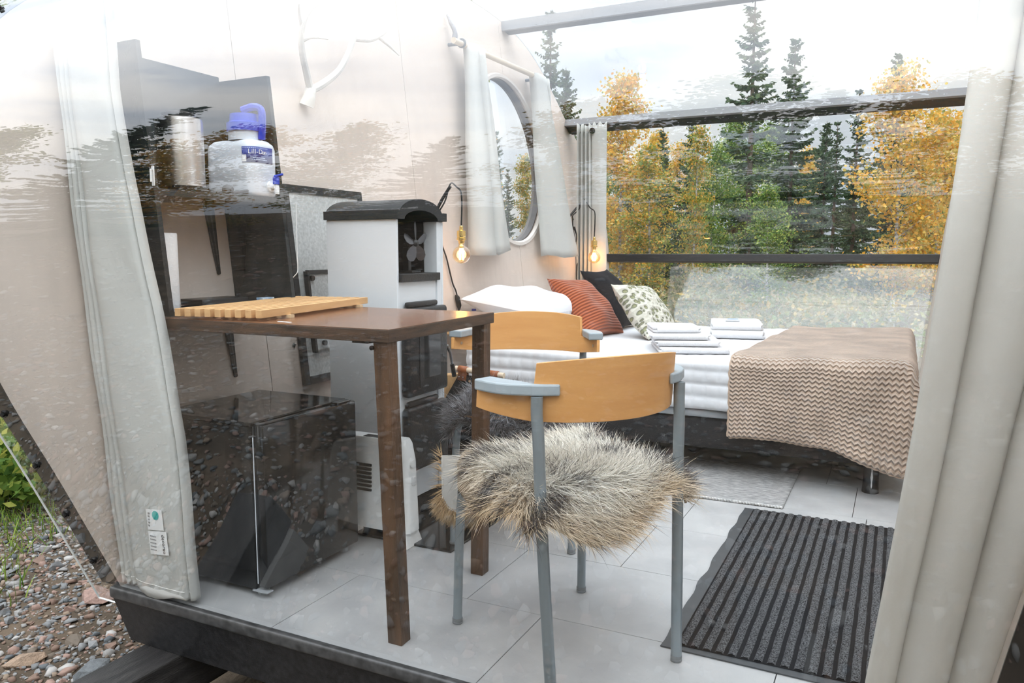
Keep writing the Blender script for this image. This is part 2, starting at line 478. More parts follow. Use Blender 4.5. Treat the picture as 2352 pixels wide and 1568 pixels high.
def wr_box(g, y0, y1, z0, z1, o0, o1):
    g.hexa([WR(y0, z0, o1), WR(y0, z0, o0), WR(y1, z0, o0), WR(y1, z0, o1), WR(y0, z1, o1), WR(y0, z1, o0), WR(y1, z1, o0), WR(y1, z1, o1)])
for (a, b, c, d) in ((.341, .41, .0, 1.929), (1.53, 1.599, .0, 1.929), (.4105, 1.5295, 1.86, 1.929), (.4105, 1.5295, .0, .09)):
    g = G(); wr_box(g, a, b, c, d, -.03, .012); g.build('door_frame', M_black, dw)
g = G(); g.add([WR(.4105, .09, -.01), WR(1.5295, .09, -.01), WR(1.5295, 1.86, -.01), WR(.4105, 1.86, -.01)], [(0, 1, 2, 3)]); g.build('door_pane', M_clear, dw)
g = G(); g.tube([WR(1.565, .98, .012), WR(1.565, .98, .05), WR(1.47, .98, .05)], .008, 8); g.build('door_handle', M_black, dw)

# ---- black curved end flanges with bolts, the acrylic is bolted onto them
def flange(name, side, sgn):
    g = G(); P = np.zeros((len(PROF), 2, 3)); f = WL if side == 'L' else WR
    for i, (y, z) in enumerate(PROF):
        p = np.array((y, z)) + PN[i] * .002
        P[i, 0] = f(p[0], p[1], .0); P[i, 1] = f(p[0], p[1], -.078)
    g.grid(P if side == 'L' else P[:, ::-1])
    o = struct(g.build(name, M_black)); o.modifiers.new('s', 'SOLIDIFY').thickness = .004
    o.modifiers['s'].offset = -1
    return o
fl = flange('trim_1', 'L', -1); fr_ = flange('trim_2', 'R', 1)
M_bolt = mat('dark_bolt_steel', (.05, .05, .05), .2, metal=.9)
arc = np.concatenate([[0], np.cumsum(np.linalg.norm(np.diff(PROF, axis=0), axis=1))])
def prof_at(s_):
    return np.array((np.interp(s_, arc, PROF[:, 0]), np.interp(s_, arc, PROF[:, 1]))), np.array((np.interp(s_, arc, PN[:, 0]), np.interp(s_, arc, PN[:, 1])))
bolt_me = None
for side, par in (('L', fl), ('R', fr_)):
    f = WL if side == 'L' else WR
    for s_ in np.arange(.095, 2.6, .172):
        p, n = prof_at(s_); q = f(p[0], p[1], -.045); nn = np.array((0, n[0], n[1]))
        g = G(); g.tube([q + nn * .006, q + nn * .010], .011, 10); g.tube([q + nn * .010, q + nn * .017], .0065, 6)
        g.build('bolt', M_bolt, par)

# ---- acrylic sheets (front sheet in one piece, back in strips between the rails)
def sheet(name, s0, s1, m, out=.007, over=.135, nseg=60, x_lo=None):
    ss = np.linspace(s0, s1, nseg); P = np.zeros((nseg, 2, 3))
    for i, s_ in enumerate(ss):
        p, n = prof_at(s_)
        if s_ < 0:
            t = (PROF[1] - PROF[0]); t /= np.linalg.norm(t); p = PROF[0] + t * s_; n = PN[0]
        q = p + n * out
        P[i, 0] = WL(q[0], q[1], -over) if x_lo is None else (x_lo, q[0], q[1])
        P[i, 1] = WR(q[0], q[1], -over)
    g = G(); g.grid(P[:, ::-1]); o = struct(g.build(name, m, smooth=True, angle=180))
    # the bright cut rims of the sheet
    rim = G()
    for kk in (0, 1):
        L_ = P[:, kk]; Q = np.zeros((nseg, 2, 3))
        for i, s_ in enumerate(ss):
            p, n = prof_at(max(s_, 0)); nn = np.array((0, n[0], n[1]))
            Q[i, 0] = L_[i] - nn * .0025; Q[i, 1] = L_[i] + nn * .0025
        rim.grid(Q)
    nn = np.array((0, PN[0][0], PN[0][1]))
    rim.add([P[0, 0] - nn * .0025, P[0, 1] - nn * .0025, P[0, 1] + nn * .0025, P[0, 0] + nn * .0025], [(0, 1, 2, 3)])
    rm = rim.build('sheet_edge', M_edge, o); rm.modifiers.new('s', 'SOLIDIFY').thickness = .002
    return o
def arc_of(y, z):
    return arc[np.argmin((PROF[:, 0] - y) ** 2 + (PROF[:, 1] - z) ** 2)]
S3, S2, S1, S0 = arc_of(4.705, .94), arc_of(4.06, 1.94), arc_of(3.15, 2.42), arc_of(2.18, 2.475)
sheet('window_2', -.075, S0, M_front, nseg=110)
sheet('window_3', S0 + .002, S1, M_clear)
sheet('window_4', S1 + .002, S2, M_clear)
sheet('window_5', S2 + .002, S3, M_clear)
sheet('window_6', S3 + .002, arc[-1], M_clear)
# extra lower pane inside the back strip, pale haze mixed into its surface
P = np.zeros((24, 2, 3))
for i, s_ in enumerate(np.linspace(S3 + .07, arc[-1] - .02, 24)):
    p, n = prof_at(s_); q = p - n * .035
    P[i, 0] = (.43, q[0], q[1]); P[i, 1] = WR(q[0], q[1], .02)
g = G(); g.grid(P[:, ::-1]); struct(g.build('window_7', M_hazy, smooth=True))

# ---- black aluminium rails along the back
M_rail = mat('black_rail', (.018, .018, .02), .3, var=.2, vscale=4)
M_railtop = mat('rail_grey_lip', (.22, .22, .23), .35)
for k, (s_, w) in enumerate(((S1, .085), (S2, .085), (S3, .062))):
    p, n = prof_at(s_); t = np.array((-n[1], n[0]))
    if t[1] < 0: t = -t
    g = G(); pts = []
    for (a, b) in ((-w / 2, -.05), (w / 2, -.05), (w / 2, .003), (-w / 2, .003)):
        q = p + t * a + n * b; pts.append(q)
    g.hexa([WL(*pts[0]), WR(*pts[0]), WR(*pts[1]), WL(*pts[1]), WL(*pts[3]), WR(*pts[3]), WR(*pts[2]), WL(*pts[2])])
    o = struct(g.build('trim_%d' % (3 + k), M_rail, bevel=.004))
    if k < 2:
        g = G(); pts = [p + t * a + n * b for (a, b) in ((w / 2, -.058), (w / 2 + .016, -.058), (w / 2 + .016, .003), (w / 2, .003))]
        g.hexa([WL(*pts[0]), WR(*pts[0]), WR(*pts[1]), WL(*pts[1]), WL(*pts[3]), WR(*pts[3]), WR(*pts[2]), WL(*pts[2])])
        g.build('rail_lip', M_railtop, o)
# ridge beam
# ---- black plinth under the floor with a rounded lip, its highlight put into a grey colour
M_plinth = mat('black_plinth_board', (.012, .012, .013), .42, var=.3, vscale=60, color2=(.03, .03, .032), bump=.15, bscale=220)
M_lip = mat('lip_highlight_grey', (.075, .075, .075), .28, var=.4, vscale=40, color2=(.03, .03, .03))
g = G(); g.hexa([(-.01, .035, -.19), (LEN + .01, .035, -.19), (LEN + .01, .06, -.19), (-.01, .06, -.19), (-.02, -.012, -.03), (LEN + .02, -.012, -.03), (LEN + .02, .04, -.03), (-.02, .04, -.03)])
pl = struct(g.build('trim_6', M_plinth))
g = G(); g.rbox((-.02, -.024, -.032), (LEN + .02, .0, .004), .008); g.build('plinth_lip', M_lip, pl, smooth=True)
g = G(); g.box((-.01, .06, -.19), (.05, DEP, -.03)); g.box((LEN - .05, .06, -.19), (LEN, DEP, -.03)); g.box((.05, DEP - .06, -.19), (LEN - .05, DEP, -.03))
g.build('plinth_side', M_plinth, pl)
M_timber = mat('tarred_black_timber', (.014, .013, .013), .6, var=.4, vscale=6, stretch=(6, 1, 6), color2=(.04, .037, .035), bump=.4, bscale=40)
for i, (x0, lab) in enumerate(((.045, 'black tarred timber skid end sticking out under the cabin corner'), (1.75, 'black tarred timber skid hidden below the curtained cabin end'))):
    o = G().box((x0, -.42, -.335), (x0 + .155, DEP - .1, -.192)).build('timber_skid', M_timber, bevel=.006)
    tag(o, lab, 'timber', 'skids under the cabin')
    for yy in (-.3, 2.0, 4.0):
        b_ = G().box((x0 - .02, yy - .1, GZ - .03), (x0 + .175, yy + .1, -.336)).build('support_block', mat('grey_concrete', (.3, .3, .29), .8, var=.2, vscale=20), o)

# ------------------------------------------------------------------ oval window
def ring(g, cy, cz, a, b, w, off0, off1, n=64):
    V = []; Fc = []
    for k in range(n):
        t = 2 * math.pi * k / n; c, s_ = math.cos(t), math.sin(t)
        for (da, of) in ((0, off0), (w, off0), (w * .75, off1), (w * .2, off1)):
            V.append(WL(cy + (a + da) * c, cz + (b + da) * s_, of))
    for k in range(n):
        for j in range(4):
            Fc.append((k * 4 + j, ((k + 1) % n) * 4 + j, ((k + 1) % n) * 4 + (j + 1) % 4, k * 4 + (j + 1) % 4))
    g.add(V, Fc)
win = thing('window_1', None, None, tuple(WL(HOLE[0], HOLE[1]))); struct(win)
g = G(); ring(g, HOLE[0], HOLE[1], HOLE[2] - .012, HOLE[3] - .012, .034, -.004, .014)
g.build('window_trim', mat('cream_rubber_trim', (.72, .66, .61), .5), win, smooth=True)
g = G(); ring(g, HOLE[0], HOLE[1], HOLE[2] - .012, HOLE[3] - .012, .012, -.075, -.02)
g.build('window_liner', mat('dark_window_liner', (.12, .11, .11), .5), win, smooth=True)
g = G(); V = [WL(HOLE[0] + (HOLE[2] - .002) * math.cos(t), HOLE[1] + (HOLE[3] - .002) * math.sin(t), -.04) for t in np.linspace(0, 2 * math.pi, 65)[:-1]]
g.add(V, [tuple(range(64))]); g.build('window_pane', M_clear, win)

# ------------------------------------------------------------------ curtains
M_curt = curtain_mat('pale_linen_curtain', (.74, .74, .71))
M_curt2 = curtain_mat('ivory_linen_curtain', (.93, .905, .86))
def curtain_rows(rows, name, m, parent=None, world=True, thick=.004):
    g = G(); g.grid(np.array(rows)); o = g.build(name, m, parent, world, smooth=True, angle=75)
    md = o.modifiers.new('s', 'SOLIDIFY'); md.thickness = thick; md.offset = 0
    return o

# front left curtain, hanging across the front corner and leaning with the end wall: narrow pleats, then a wide flat fold
c1 = thing('curtain', 'pale linen curtain with printed care label hanging beside the black shelf', 'curtain', (.15, .0, .012))
def c1x(z):
    return np.interp(z, (.0, .26, .72, 1.22, 1.7), (.012, -.022, -.068, -.115, -.165)), np.interp(z, (.0, .09, .49, .855, 1.21, 1.45, 1.7), (.318, .312, .28, .212, .135, .10, .085))
prof_p = [(0, .03), (.0, .012), (.015, -.004), (.04, -.010), (.062, -.006), (.07, .008), (.072, .02), (.075, .006), (.095, -.010), (.125, -.015), (.155, -.011), (.168, .004), (.17, .018), (.173, .002),
          (.19, -.012), (.215, -.017), (.235, -.012), (.242, .008), (.245, .016), (.25, -.004), (.28, -.016), (.34, -.021), (.45, -.023), (.56, -.020), (.68, -.022), (.80, -.020), (.90, -.019), (.945, -.016), (.955, -.004), (.96, .004), (.965, -.004), (.985, -.008), (1.0, -.002), (.99, .02), (.8, .03)]
def c1p(f, d, z):
    a, b = c1x(z); k = z / 1.7
    return np.array((a + (b - a) * f, .004 + d * (1.1 - .25 * k) + .004 * math.sin(z * 4.3 + f * 5) + .002 * math.sin(z * 15 + f * 9), z))
rows_ = []
for z in np.concatenate([[.014, .03], np.linspace(.06, 1.70, 40)]):
    rows_.append([c1p(f, d, z + (.010 * math.sin(f * 9) if z < .02 else 0)) for (f, d) in prof_p])
curtain_rows(rows_, 'cloth', M_curt, c1)
g = G()
for j in range(len(prof_p) - 4):
    (f, d), (f2, d2) = prof_p[j], prof_p[j + 1]
    if f2 - f > .01 and d < 0: g.tube([c1p(f, d, .046) + np.array((0, -.003, 0)), c1p(f2, d2, .046) + np.array((0, -.003, 0))], .0009, 4)
tag(g.build('hem_stitching', mat('white_thread', (.85, .84, .8), .8), c1), kind='stuff')
M_white = mat('white_paper_label', (.88, .88, .88), .6)
def xz_card(g, x0, z0, x1, z1, y, tilt=0.0):
    c = ((x0 + x1) / 2, (z0 + z1) / 2); V = []
    for d in (0, -.001):
        for (x, z) in ((x0, z0), (x1, z0), (x1, z1), (x0, z1)):
            a, b = x - c[0], z - c[1]
            V.append((c[0] + a * math.cos(tilt) - b * math.sin(tilt), y + d, c[1] + a * math.sin(tilt) + b * math.cos(tilt)))
    g.hexa(V)
g = G(); xz_card(g, .172, .216, .236, .276, -.0275, .09); o_lab = g.build('care_label', M_white, c1); o_lab['label'] = 'white care label with a teal round mark'
g = G(); xz_card(g, .178, .146, .252, .214, -.0282, .10); o_lab2 = g.build('care_label', M_white, c1); o_lab2['label'] = 'white care label printed with the word decorao'
g = G(); g.add([(.208 + .0135 * math.cos(t), -.0292, .260 + .0135 * math.sin(t)) for t in np.linspace(0, 2 * math.pi, 25)[:-1]], [tuple(range(24))])
g.build('printed_mark', mat('teal_ink', (.03, .42, .38), .6), o_lab)
M_ink = mat('dark_ink', (.03, .03, .035), .6)
M_inkg = mat('grey_ink', (.35, .35, .36), .6)
g = G()
for k in range(5): xz_card(g, .178, .224 + k * .009, .184, .229 + k * .009, -.0288)
tag(g.build('fine_print', M_inkg, o_lab), kind='stuff')
g = G()
for k in range(5): xz_card(g, .184, .156 + k * .010, .207, .159 + k * .010, -.0296)
tag(g.build('fine_print', M_inkg, o_lab2), kind='stuff')
def text(body, size, loc, xdir, ydir, m, name, parent, extrude=.0003, align='LEFT'):
    cu = bpy.data.curves.new(name, 'FONT'); cu.body = body; cu.size = size; cu.extrude = extrude; cu.align_x = align; cu.align_y = 'CENTER'
    cu.resolution_u = 2
    o = bpy.data.objects.new(name, cu); cu.materials.append(m)
    xd = np.array(xdir, float); xd /= np.linalg.norm(xd); yd = np.array(ydir, float); yd -= xd * (yd @ xd); yd /= np.linalg.norm(yd); zd = np.cross(xd, yd)
    R = Matrix(np.column_stack([xd, yd, zd]).tolist()).to_4x4()
    l = np.array(loc) - (root_loc(parent) if parent else 0)
    col.objects.link(o)
    me = bpy.data.meshes.new_from_object(o.evaluated_get(bpy.context.evaluated_depsgraph_get()))
    bpy.data.objects.remove(o); bpy.data.curves.remove(cu)
    me.transform(Matrix.Translation(l.tolist()) @ R)
    if not me.materials: me.materials.append(m)
    o = bpy.data.objects.new(name, me); col.objects.link(o)
    if parent: o.parent = parent
    return o
text('decorao', .017, (.234, -.0297, .208), (.1, 0, -1), (1, 0, .1), M_ink, 'lettering', o_lab2)

# right curtain: broad soft folds following the bulge of the front sheet
c2 = thing('curtain', 'ivory curtain in broad soft folds at the end by the black ribbed mat', 'curtain', (2.15, .06, .02))
rows_ = []
for z in np.linspace(.015, 1.72, 40):
    r_ = []
    for u in np.linspace(0, 1, 90):
        xw = 2.034 + .088 * z + u * (.205 + .02 * z)
        fold = math.cos(u * 2 * math.pi * 2.75 - .5 + .25 * math.sin(z * 2.1))
        yb = prof_y(z) + .085 + (.02 if z < .2 else 0)
        r_.append((xw + .020 * math.sin(u * 2 * math.pi * 2.75 - .5 + .25 * math.sin(z * 2.1)), yb - .052 * fold + .006 * math.sin(z * 6 + u * 9), z))
    rows_.append(r_)
curtain_rows(rows_, 'cloth', M_curt2, c2)

# curtain rod and two curtains over the oval window
M_dowel = mat('pale_birch_dowel', (.66, .56, .44), .5, var=.12, vscale=6, stretch=(8, 1, 8))
rod = thing('curtain_rod', 'pale wooden curtain rod above the oval window', 'curtain rod', tuple(WL(2.85, 2.14, .07)))
g = G(); g.tube([WL(2.27, 2.135, .085), WL(3.42, 2.155, .085)], .0165, 14); g.build('rod', M_dowel, rod, smooth=True)
for yy in (2.36, 3.36):
    g = G(); g.tube([WL(yy, 2.14, .0), WL(yy, 2.14, .085)], .010, 8); g.tube([WL(yy - .006, 2.14, .085), WL(yy + .006, 2.14, .085)], .026, 12)
    g.build('bracket', mat('blue_grey_bracket', (.16, .18, .21), .4, metal=.4), rod)
g = G(); g.tube(smooth_path([WL(2.36, 2.14, .03), WL(2.36, 2.2, .05), WL(2.345, 2.27, .03), WL(2.345, 2.30, .02)], 4), [.016] * 4 + [.013] * 4 + [.008] * 4 + [.003], 8); g.build('horn_hook', mat('grey_horn', (.30, .30, .33), .4), rod, smooth=True)
def oval_curtain(label, pts_top, pts_bot, z_top, z_bot):
    t = thing('curtain', label, 'curtain', tuple(WL((pts_bot[0][0] + pts_bot[-1][0]) / 2, z_bot, .08)))
    rows_ = []
    for k in np.linspace(0, 1, 26):
        z = z_top + (z_bot - z_top) * k; kk = k ** 1.15; r_ = []
        for j, (a, b) in enumerate(zip(pts_top, pts_bot)):
            y = a[0] + (b[0] - a[0]) * kk; o_ = a[1] + (b[1] - a[1]) * kk
            dz = b[2] * kk if len(b) > 2 else 0
            r_.append(WL(y, z + dz, o_ + .004 * math.sin(k * 9 + j)))
        rows_.append(r_)
    curtain_rows(rows_, 'cloth', M_curt, t)
    return t
oval_curtain('narrow linen curtain nearer the stove at the oval window, splayed at its foot',
             [(2.40, .07), (2.40, .11), (2.44, .125), (2.49, .12), (2.50, .085), (2.515, .07), (2.53, .115), (2.555, .12), (2.57, .09), (2.575, .06), (2.59, .06), (2.60, .10)],
             [(2.25, .05), (2.24, .11), (2.31, .15, .0), (2.40, .15, .0), (2.43, .10, .0), (2.44, .08, .01), (2.46, .13, .015), (2.53, .15, .02), (2.55, .12, .02), (2.55, .06, .02), (2.62, .05, .0), (2.715, .08, .03)], 2.15, .985)
oval_curtain('narrow linen curtain nearer the bed corner at the oval window, hanging straight',
             [(3.285, .06), (3.285, .10), (3.29, .115), (3.36, .125), (3.43, .12), (3.45, .08), (3.47, .07), (3.48, .11), (3.51, .105), (3.53, .06)],
             [(3.24, .04), (3.26, .09, .01), (3.36, .12, .0), (3.39, .15, -.01), (3.64, .15, .0), (3.66, .10, .01), (3.62, .07, .02), (3.60, .06, .02), (3.58, .05, .02), (3.56, .04, .02)], 2.165, .975)
# back corner curtain hanging from the second rail
c5 = thing('curtain', 'gathered linen curtain hanging from the black rail in the back corner', 'curtain', (.0, 4.0, .62))
rows_ = []
for z in np.linspace(.62, 1.925, 24):
    r_ = []
    k = (1.925 - z) / 1.3
    for j, u in enumerate(np.linspace(0, 1, 44)):
        if u < .5: x = -.10 + .11 * (u / .5); y = 3.98 - .03 * math.cos(u / .5 * 2 * math.pi * 3.5)
        else: x = .01 + .115 * ((u - .5) / .5); y = 3.965 - .02 * math.sin((u - .5) / .5 * math.pi)
        dz = .012 * math.cos(u * 2 * math.pi * 5) if z > 1.92 else 0
        r_.append((x + .012 * k, y + .01 * math.sin(z * 4 + u * 5) * k, z + dz))
    rows_.append(r_)
curtain_rows(rows_, 'cloth', M_curt, c5)
g = G(); g.tube([(.02, 3.945, 1.875), (.02, 3.95, 1.875)], .022, 14); g.build('eyelet', M_black, c5)
g = G(); g.tube([(-.16, 4.0, 1.875), (.09, 4.0, 1.875)], .011, 10); g.build('rail_hook', M_black, c5)

# ------------------------------------------------------------------ table
M_walnut = mat('dark_stained_top', (.23, .105, .055), .24, var=.25, vscale=3, stretch=(1, 7, 1), color2=(.15, .068, .036), spec=.5)
M_walnut_e = mat('dark_stained_edge', (.085, .042, .02), .45, var=.5, vscale=5, stretch=(2, 2, 18), color2=(.03, .016, .009), bump=.2, bscale=50)
M_legwood = mat('dark_stained_leg', (.115, .055, .024), .45, var=.5, vscale=7, stretch=(3, 3, .5), color2=(.04, .02, .010), bump=.25, bscale=40)
TZ = .815
table = thing('table', 'dark stained wooden table on two square legs with a slatted rack on top', 'table', (.58, .36, 0))
tx0, tx1, ty0, ty1 = .195, .966, .047, .655
g = G(); g.hexa([(tx0, ty0, TZ - .033), (tx1, ty0, TZ - .033), (tx1 - .03, ty1, TZ - .033), (tx0, ty1 + .02, TZ - .033), (tx0, ty0, TZ - .001), (tx1, ty0, TZ - .001), (tx1 - .03, ty1, TZ - .001), (tx0, ty1 + .02, TZ - .001)])
g.build('edge_band', M_walnut_e, table, bevel=.002)
g = G(); e_ = .0012; g.hexa([(tx0 + e_, ty0 + e_, TZ - .001), (tx1 - e_, ty0 + e_, TZ - .001), (tx1 - .03 - e_, ty1 - e_, TZ - .001), (tx0 + e_, ty1 + .02 - e_, TZ - .001), (tx0 + e_, ty0 + e_, TZ), (tx1 - e_, ty0 + e_, TZ), (tx1 - .03 - e_, ty1 - e_, TZ), (tx0 + e_, ty1 + .02 - e_, TZ)])
g.build('table_top', M_walnut, table)
def leg(bx, by, tx, ty, w=.042):
    g = G(); g.hexa([(bx - w, by, 0), (bx, by, 0), (bx, by + w, 0), (bx - w, by + w, 0), (tx - w, ty, TZ - .033), (tx, ty, TZ - .033), (tx, ty + w, TZ - .033), (tx - w, ty + w, TZ - .033)])
    o = g.build('leg', M_legwood, table, bevel=.0015); return o
l1 = leg(.972, .07, .955, .055); leg(.948, .548, .938, .585)
M_chip = mat('raw_wood_chip', (.42, .19, .075), .6, var=.3, vscale=20)
for (z0, z1) in ((.41, .45), (.145, .175)):
    g = G(); g.add([(.9325 , .0665 + (.01), z0), (.95, .0665 + .008, z0 + .004), (.95, .0665 + .004, z0 + .014), (.9315, .062 + .004, z1)], [(0, 1, 2, 3)]); g.build('splinter_mark', M_chip, l1)
g = G(); g.tube([(.915, .044, .768), (.915, .05, .768)], .006, 8); g.build('screw', M_bolt, table)
g = G(); g.box((.845, .06, .776), (.895, .12, .7815)); g.build('leg_plate', M_bolt, table)
g = G(); g.hexa([(.565, .10, TZ), (.615, .09, TZ), (.617, .098, TZ), (.567, .108, TZ), (.565, .10, TZ + .001), (.615, .09, TZ + .001), (.617, .098, TZ + .001), (.567, .108, TZ + .001)]); g.build('sticker', M_white, table)

# ------------------------------------------------------------------ slatted rack on the table
M_pine = mat('raw_pine', (.74, .45, .21), .55, var=.2, vscale=4, stretch=(6, 1, 6), color2=(.56, .32, .14), bump=.08, bscale=60)
M_pine_end = mat('pale_pine_end', (.76, .58, .36), .6, var=.15, vscale=30)
rack = thing('slatted_rack', 'raw pine slatted rack lying askew on the dark table', 'rack', (.335, .37, TZ), math.radians(11))
for i in range(9):
    x = -.128 + i * .032
    g = G(); g.box((x - .0095, -.325, .009), (x + .0095, .325, .031)); g.build('slat', M_pine, rack, world=False, bevel=.001)
for yy in (-.2, .24):
    g = G(); g.box((-.15, yy, .0005), (.15, yy + .02, .009)); g.build('crossbar', M_pine_end, rack, world=False)

# ------------------------------------------------------------------ black shelf unit on the wall
M_blk = mat('black_gloss_laminate', (.014, .016, .017), .16, var=.3, vscale=5, stretch=(2, 2, .5), color2=(.03, .035, .037))
shelf = thing('wall_shelf', 'glossy black open shelf unit fixed to the beige wall above the table', 'shelf', tuple(WL(.34, .82, .13)))
def wl_box(g, y0, y1, z0, z1, o0, o1):
    g.hexa([WL(y0, z0, o0), WL(y0, z0, o1), WL(y1, z0, o1), WL(y1, z0, o0), WL(y0, z1, o0), WL(y0, z1, o1), WL(y1, z1, o1), WL(y1, z1, o0)])
UZ = .8165
g = G(); wl_box(g, .078, .094, UZ, 1.60, .002, .27); g.build('side_panel', M_blk, shelf)
g = G(); wl_box(g, .593, .609, UZ, 1.60, .002, .27); g.build('side_panel', M_blk, shelf)
g = G(); wl_box(g, .0945, .5925, UZ, UZ + .012, .002, .262); g.build('bottom_board', M_blk, shelf)
g = G(); wl_box(g, .0945, .5925, 1.165, 1.185, .002, .27); g.build('shelf_board', M_blk, shelf)
g = G(); wl_box(g, .0945, .5925, 1.186, 1.615, .002, .05); g.build('back_board', M_blk, shelf)
def bracket(parent, y, ztop, zbot, arm, offw=.002):
    g = G(); w = .02
    g.hexa([WL(y + .012 - .006, zbot, offw), WL(y + .012 - .006, zbot, offw + .006), WL(y + .012 + .008, zbot, offw + .006), WL(y + .012 + .008, zbot, offw),
            WL(y - w, ztop, offw), WL(y - w, ztop, offw + .012), WL(y + w, ztop, offw + .012), WL(y + w, ztop, offw)])
    g.hexa([WL(y - w * .7, ztop - .012, offw + .012), WL(y - w * .3, ztop - .006, arm), WL(y + w * .3, ztop - .006, arm), WL(y + w * .7, ztop - .012, offw + .012),
            WL(y - w * .7, ztop, offw + .012), WL(y - w * .3, ztop, arm), WL(y + w * .3, ztop, arm), WL(y + w * .7, ztop, offw + .012)])
    g.tube([WL(y + .013, zbot, offw), WL(y + .013, zbot, offw + .006)], .008, 10)
    o = g.build('bracket', mat('black_iron', (.01, .01, .01), .35), parent, bevel=.001)
    g = G(); g.add([WL(y - .004, ztop - .02, offw + .0125), WL(y + .004, ztop - .02, offw + .0125), WL(y + .014, zbot + .03, offw + .0075), WL(y + .010, zbot + .03, offw + .0075)], [(0, 1, 2, 3)])
    g.build('bracket_groove', mat('black_iron_groove', (.05, .05, .05), .3), o)
bracket(shelf, .515, 1.1645, .93, .22)
tb = thing('table_bracket', 'black iron bracket on the wall below the table', 'bracket', tuple(WL(.535, .56, .01)))
bracket(tb, .535, UZ - .034, .562, .30)
g = G(); wl_box(g, .40, .56, UZ - .033, UZ - .0005, .002, .29); g.build('ledge', M_walnut_e, tb)
g = G(); g.tube([(.142, .0772, 1.20), (.142, .0772, 1.235), (.150, .062, 1.235), (.150, .062, 1.20)], .003, 6); g.box((.138, .074, 1.19), (.146, .0779, 1.245))
g.build('white_clip', M_white, shelf)

# ------------------------------------------------------------------ things on the shelf
M_steel = mat('brushed_steel', (.62, .58, .55), .28, metal=1.0, var=.3, vscale=20, stretch=(1, 1, .05))
pot = thing('steel_flask', 'tall brushed steel flask with black base on the wall shelf', 'flask', (.045, .26, 1.186))
g = G(); g.lathe([(.070, .0), (.072, .006), (.072, .018)], (.045, .26, 1.186), 32); g.build('base', M_black, pot, smooth=True)
g = G(); g.lathe([(.070, .018), (.070, .21), (.068, .222), (.060, .226)], (.045, .26, 1.186), 40); g.build('body', M_steel, pot, smooth=True)
g = G(); g.lathe([(.05, .226), (.05, .238), (.03, .246), (.0, .247)], (.045, .26, 1.186), 32); g.build('lid', M_black, pot, smooth=True)

M_plastic = mat('milky_translucent_plastic', (.70, .74, .80), .35, var=.08, vscale=4, spec=.5)
M_blue = mat('royal_blue_plastic', (.006, .045, .52), .3)
M_navy = mat('navy_label', (.02, .05, .28), .5)
M_wplas = mat('white_plastic', (.86, .87, .88), .35)
jug = thing('water_dispenser', 'milky plastic water dispenser with blue cap and tap on the wall shelf', 'water dispenser', (.03, .52, 1.186))
def rrect_loft(g, levels, n=8):
    """levels: (x0,x1,y0,y1,r,z)"""
    V = []; m = 4 * (n + 1)
    for (x0, x1, y0, y1, r, z) in levels:
        r = min(r, (x1 - x0) / 2 - 1e-4, (y1 - y0) / 2 - 1e-4)
        for q, (cx, cy) in enumerate(((x1 - r, y1 - r), (x0 + r, y1 - r), (x0 + r, y0 + r), (x1 - r, y0 + r))):
            for k in range(n + 1):
                a = math.pi / 2 * (q + k / n); V.append((cx + r * math.cos(a), cy + r * math.sin(a), z))
    Fc = [(i * m + j, i * m + (j + 1) % m, (i + 1) * m + (j + 1) % m, (i + 1) * m + j) for i in range(len(levels) - 1) for j in range(m)]
    Fc += [tuple(range(m - 1, -1, -1)), tuple((len(levels) - 1) * m + j for j in range(m))]
    g.add(V, Fc)
jx0, jx1, jy0, jy1 = -.077, .142, .462, .590
g = G()
rrect_loft(g, [(jx0 + .01, jx1 - .01, jy0 + .01, jy1 - .01, .03, 1.186), (jx0 + .002, jx1 - .002, jy0 + .002, jy1 - .002, .035, 1.193), (jx0, jx1, jy0, jy1, .035, 1.203),
               (jx0, jx1, jy0, jy1, .035, 1.345), (jx0 + .004, jx1 - .004, jy0 + .004, jy1 - .004, .035, 1.360), (jx0 + .016, jx1 - .016, jy0 + .014, jy1 - .014, .035, 1.372), (jx0 + .04, jx1 - .04, jy0 + .035, jy1 - .035, .03, 1.377)])
g.build('body', M_plastic, jug, smooth=True, angle=60)
jc = (.055, .525)
g = G(); g.lathe([(.056, 1.374), (.055, 1.382), (.055, 1.405)], (*jc, 0), 32); g.build('neck', M_plastic, jug, smooth=True)
g = G(); g.lathe([(.060, 1.405), (.060, 1.432), (.050, 1.437), (.048, 1.462), (.0, 1.464)], (*jc, 0), 32)
cap = g.build('cap', M_blue, jug, smooth=True)
g = G(); g.tube(smooth_path([(jc[0] + .060, jc[1] + .012, 1.378), (jc[0] + .066, jc[1] + .012, 1.43), (jc[0] + .064, jc[1] + .01, 1.475), (jc[0] + .040, jc[1], 1.485), (jc[0], jc[1] - .01, 1.476)], 6), .0125, 8); g.build('carry_handle', M_blue, cap, smooth=True)
# navy label wraps the front corner of the body
g = G(); P = []
pts = [(.100, jy0 - .0012)] + [(jx1 - .035 + .0362 * math.cos(a), jy0 + .035 + .0362 * math.sin(a)) for a in np.linspace(-math.pi / 2, 0, 7)] + [(jx1 + .0012, .535), (jx1 + .0012, .555)]
g.grid(np.array([[(x, y, z) for z in (1.296, 1.348)] for (x, y) in pts]))
lb = g.build('label', M_navy, jug, smooth=True, solid=.0008)
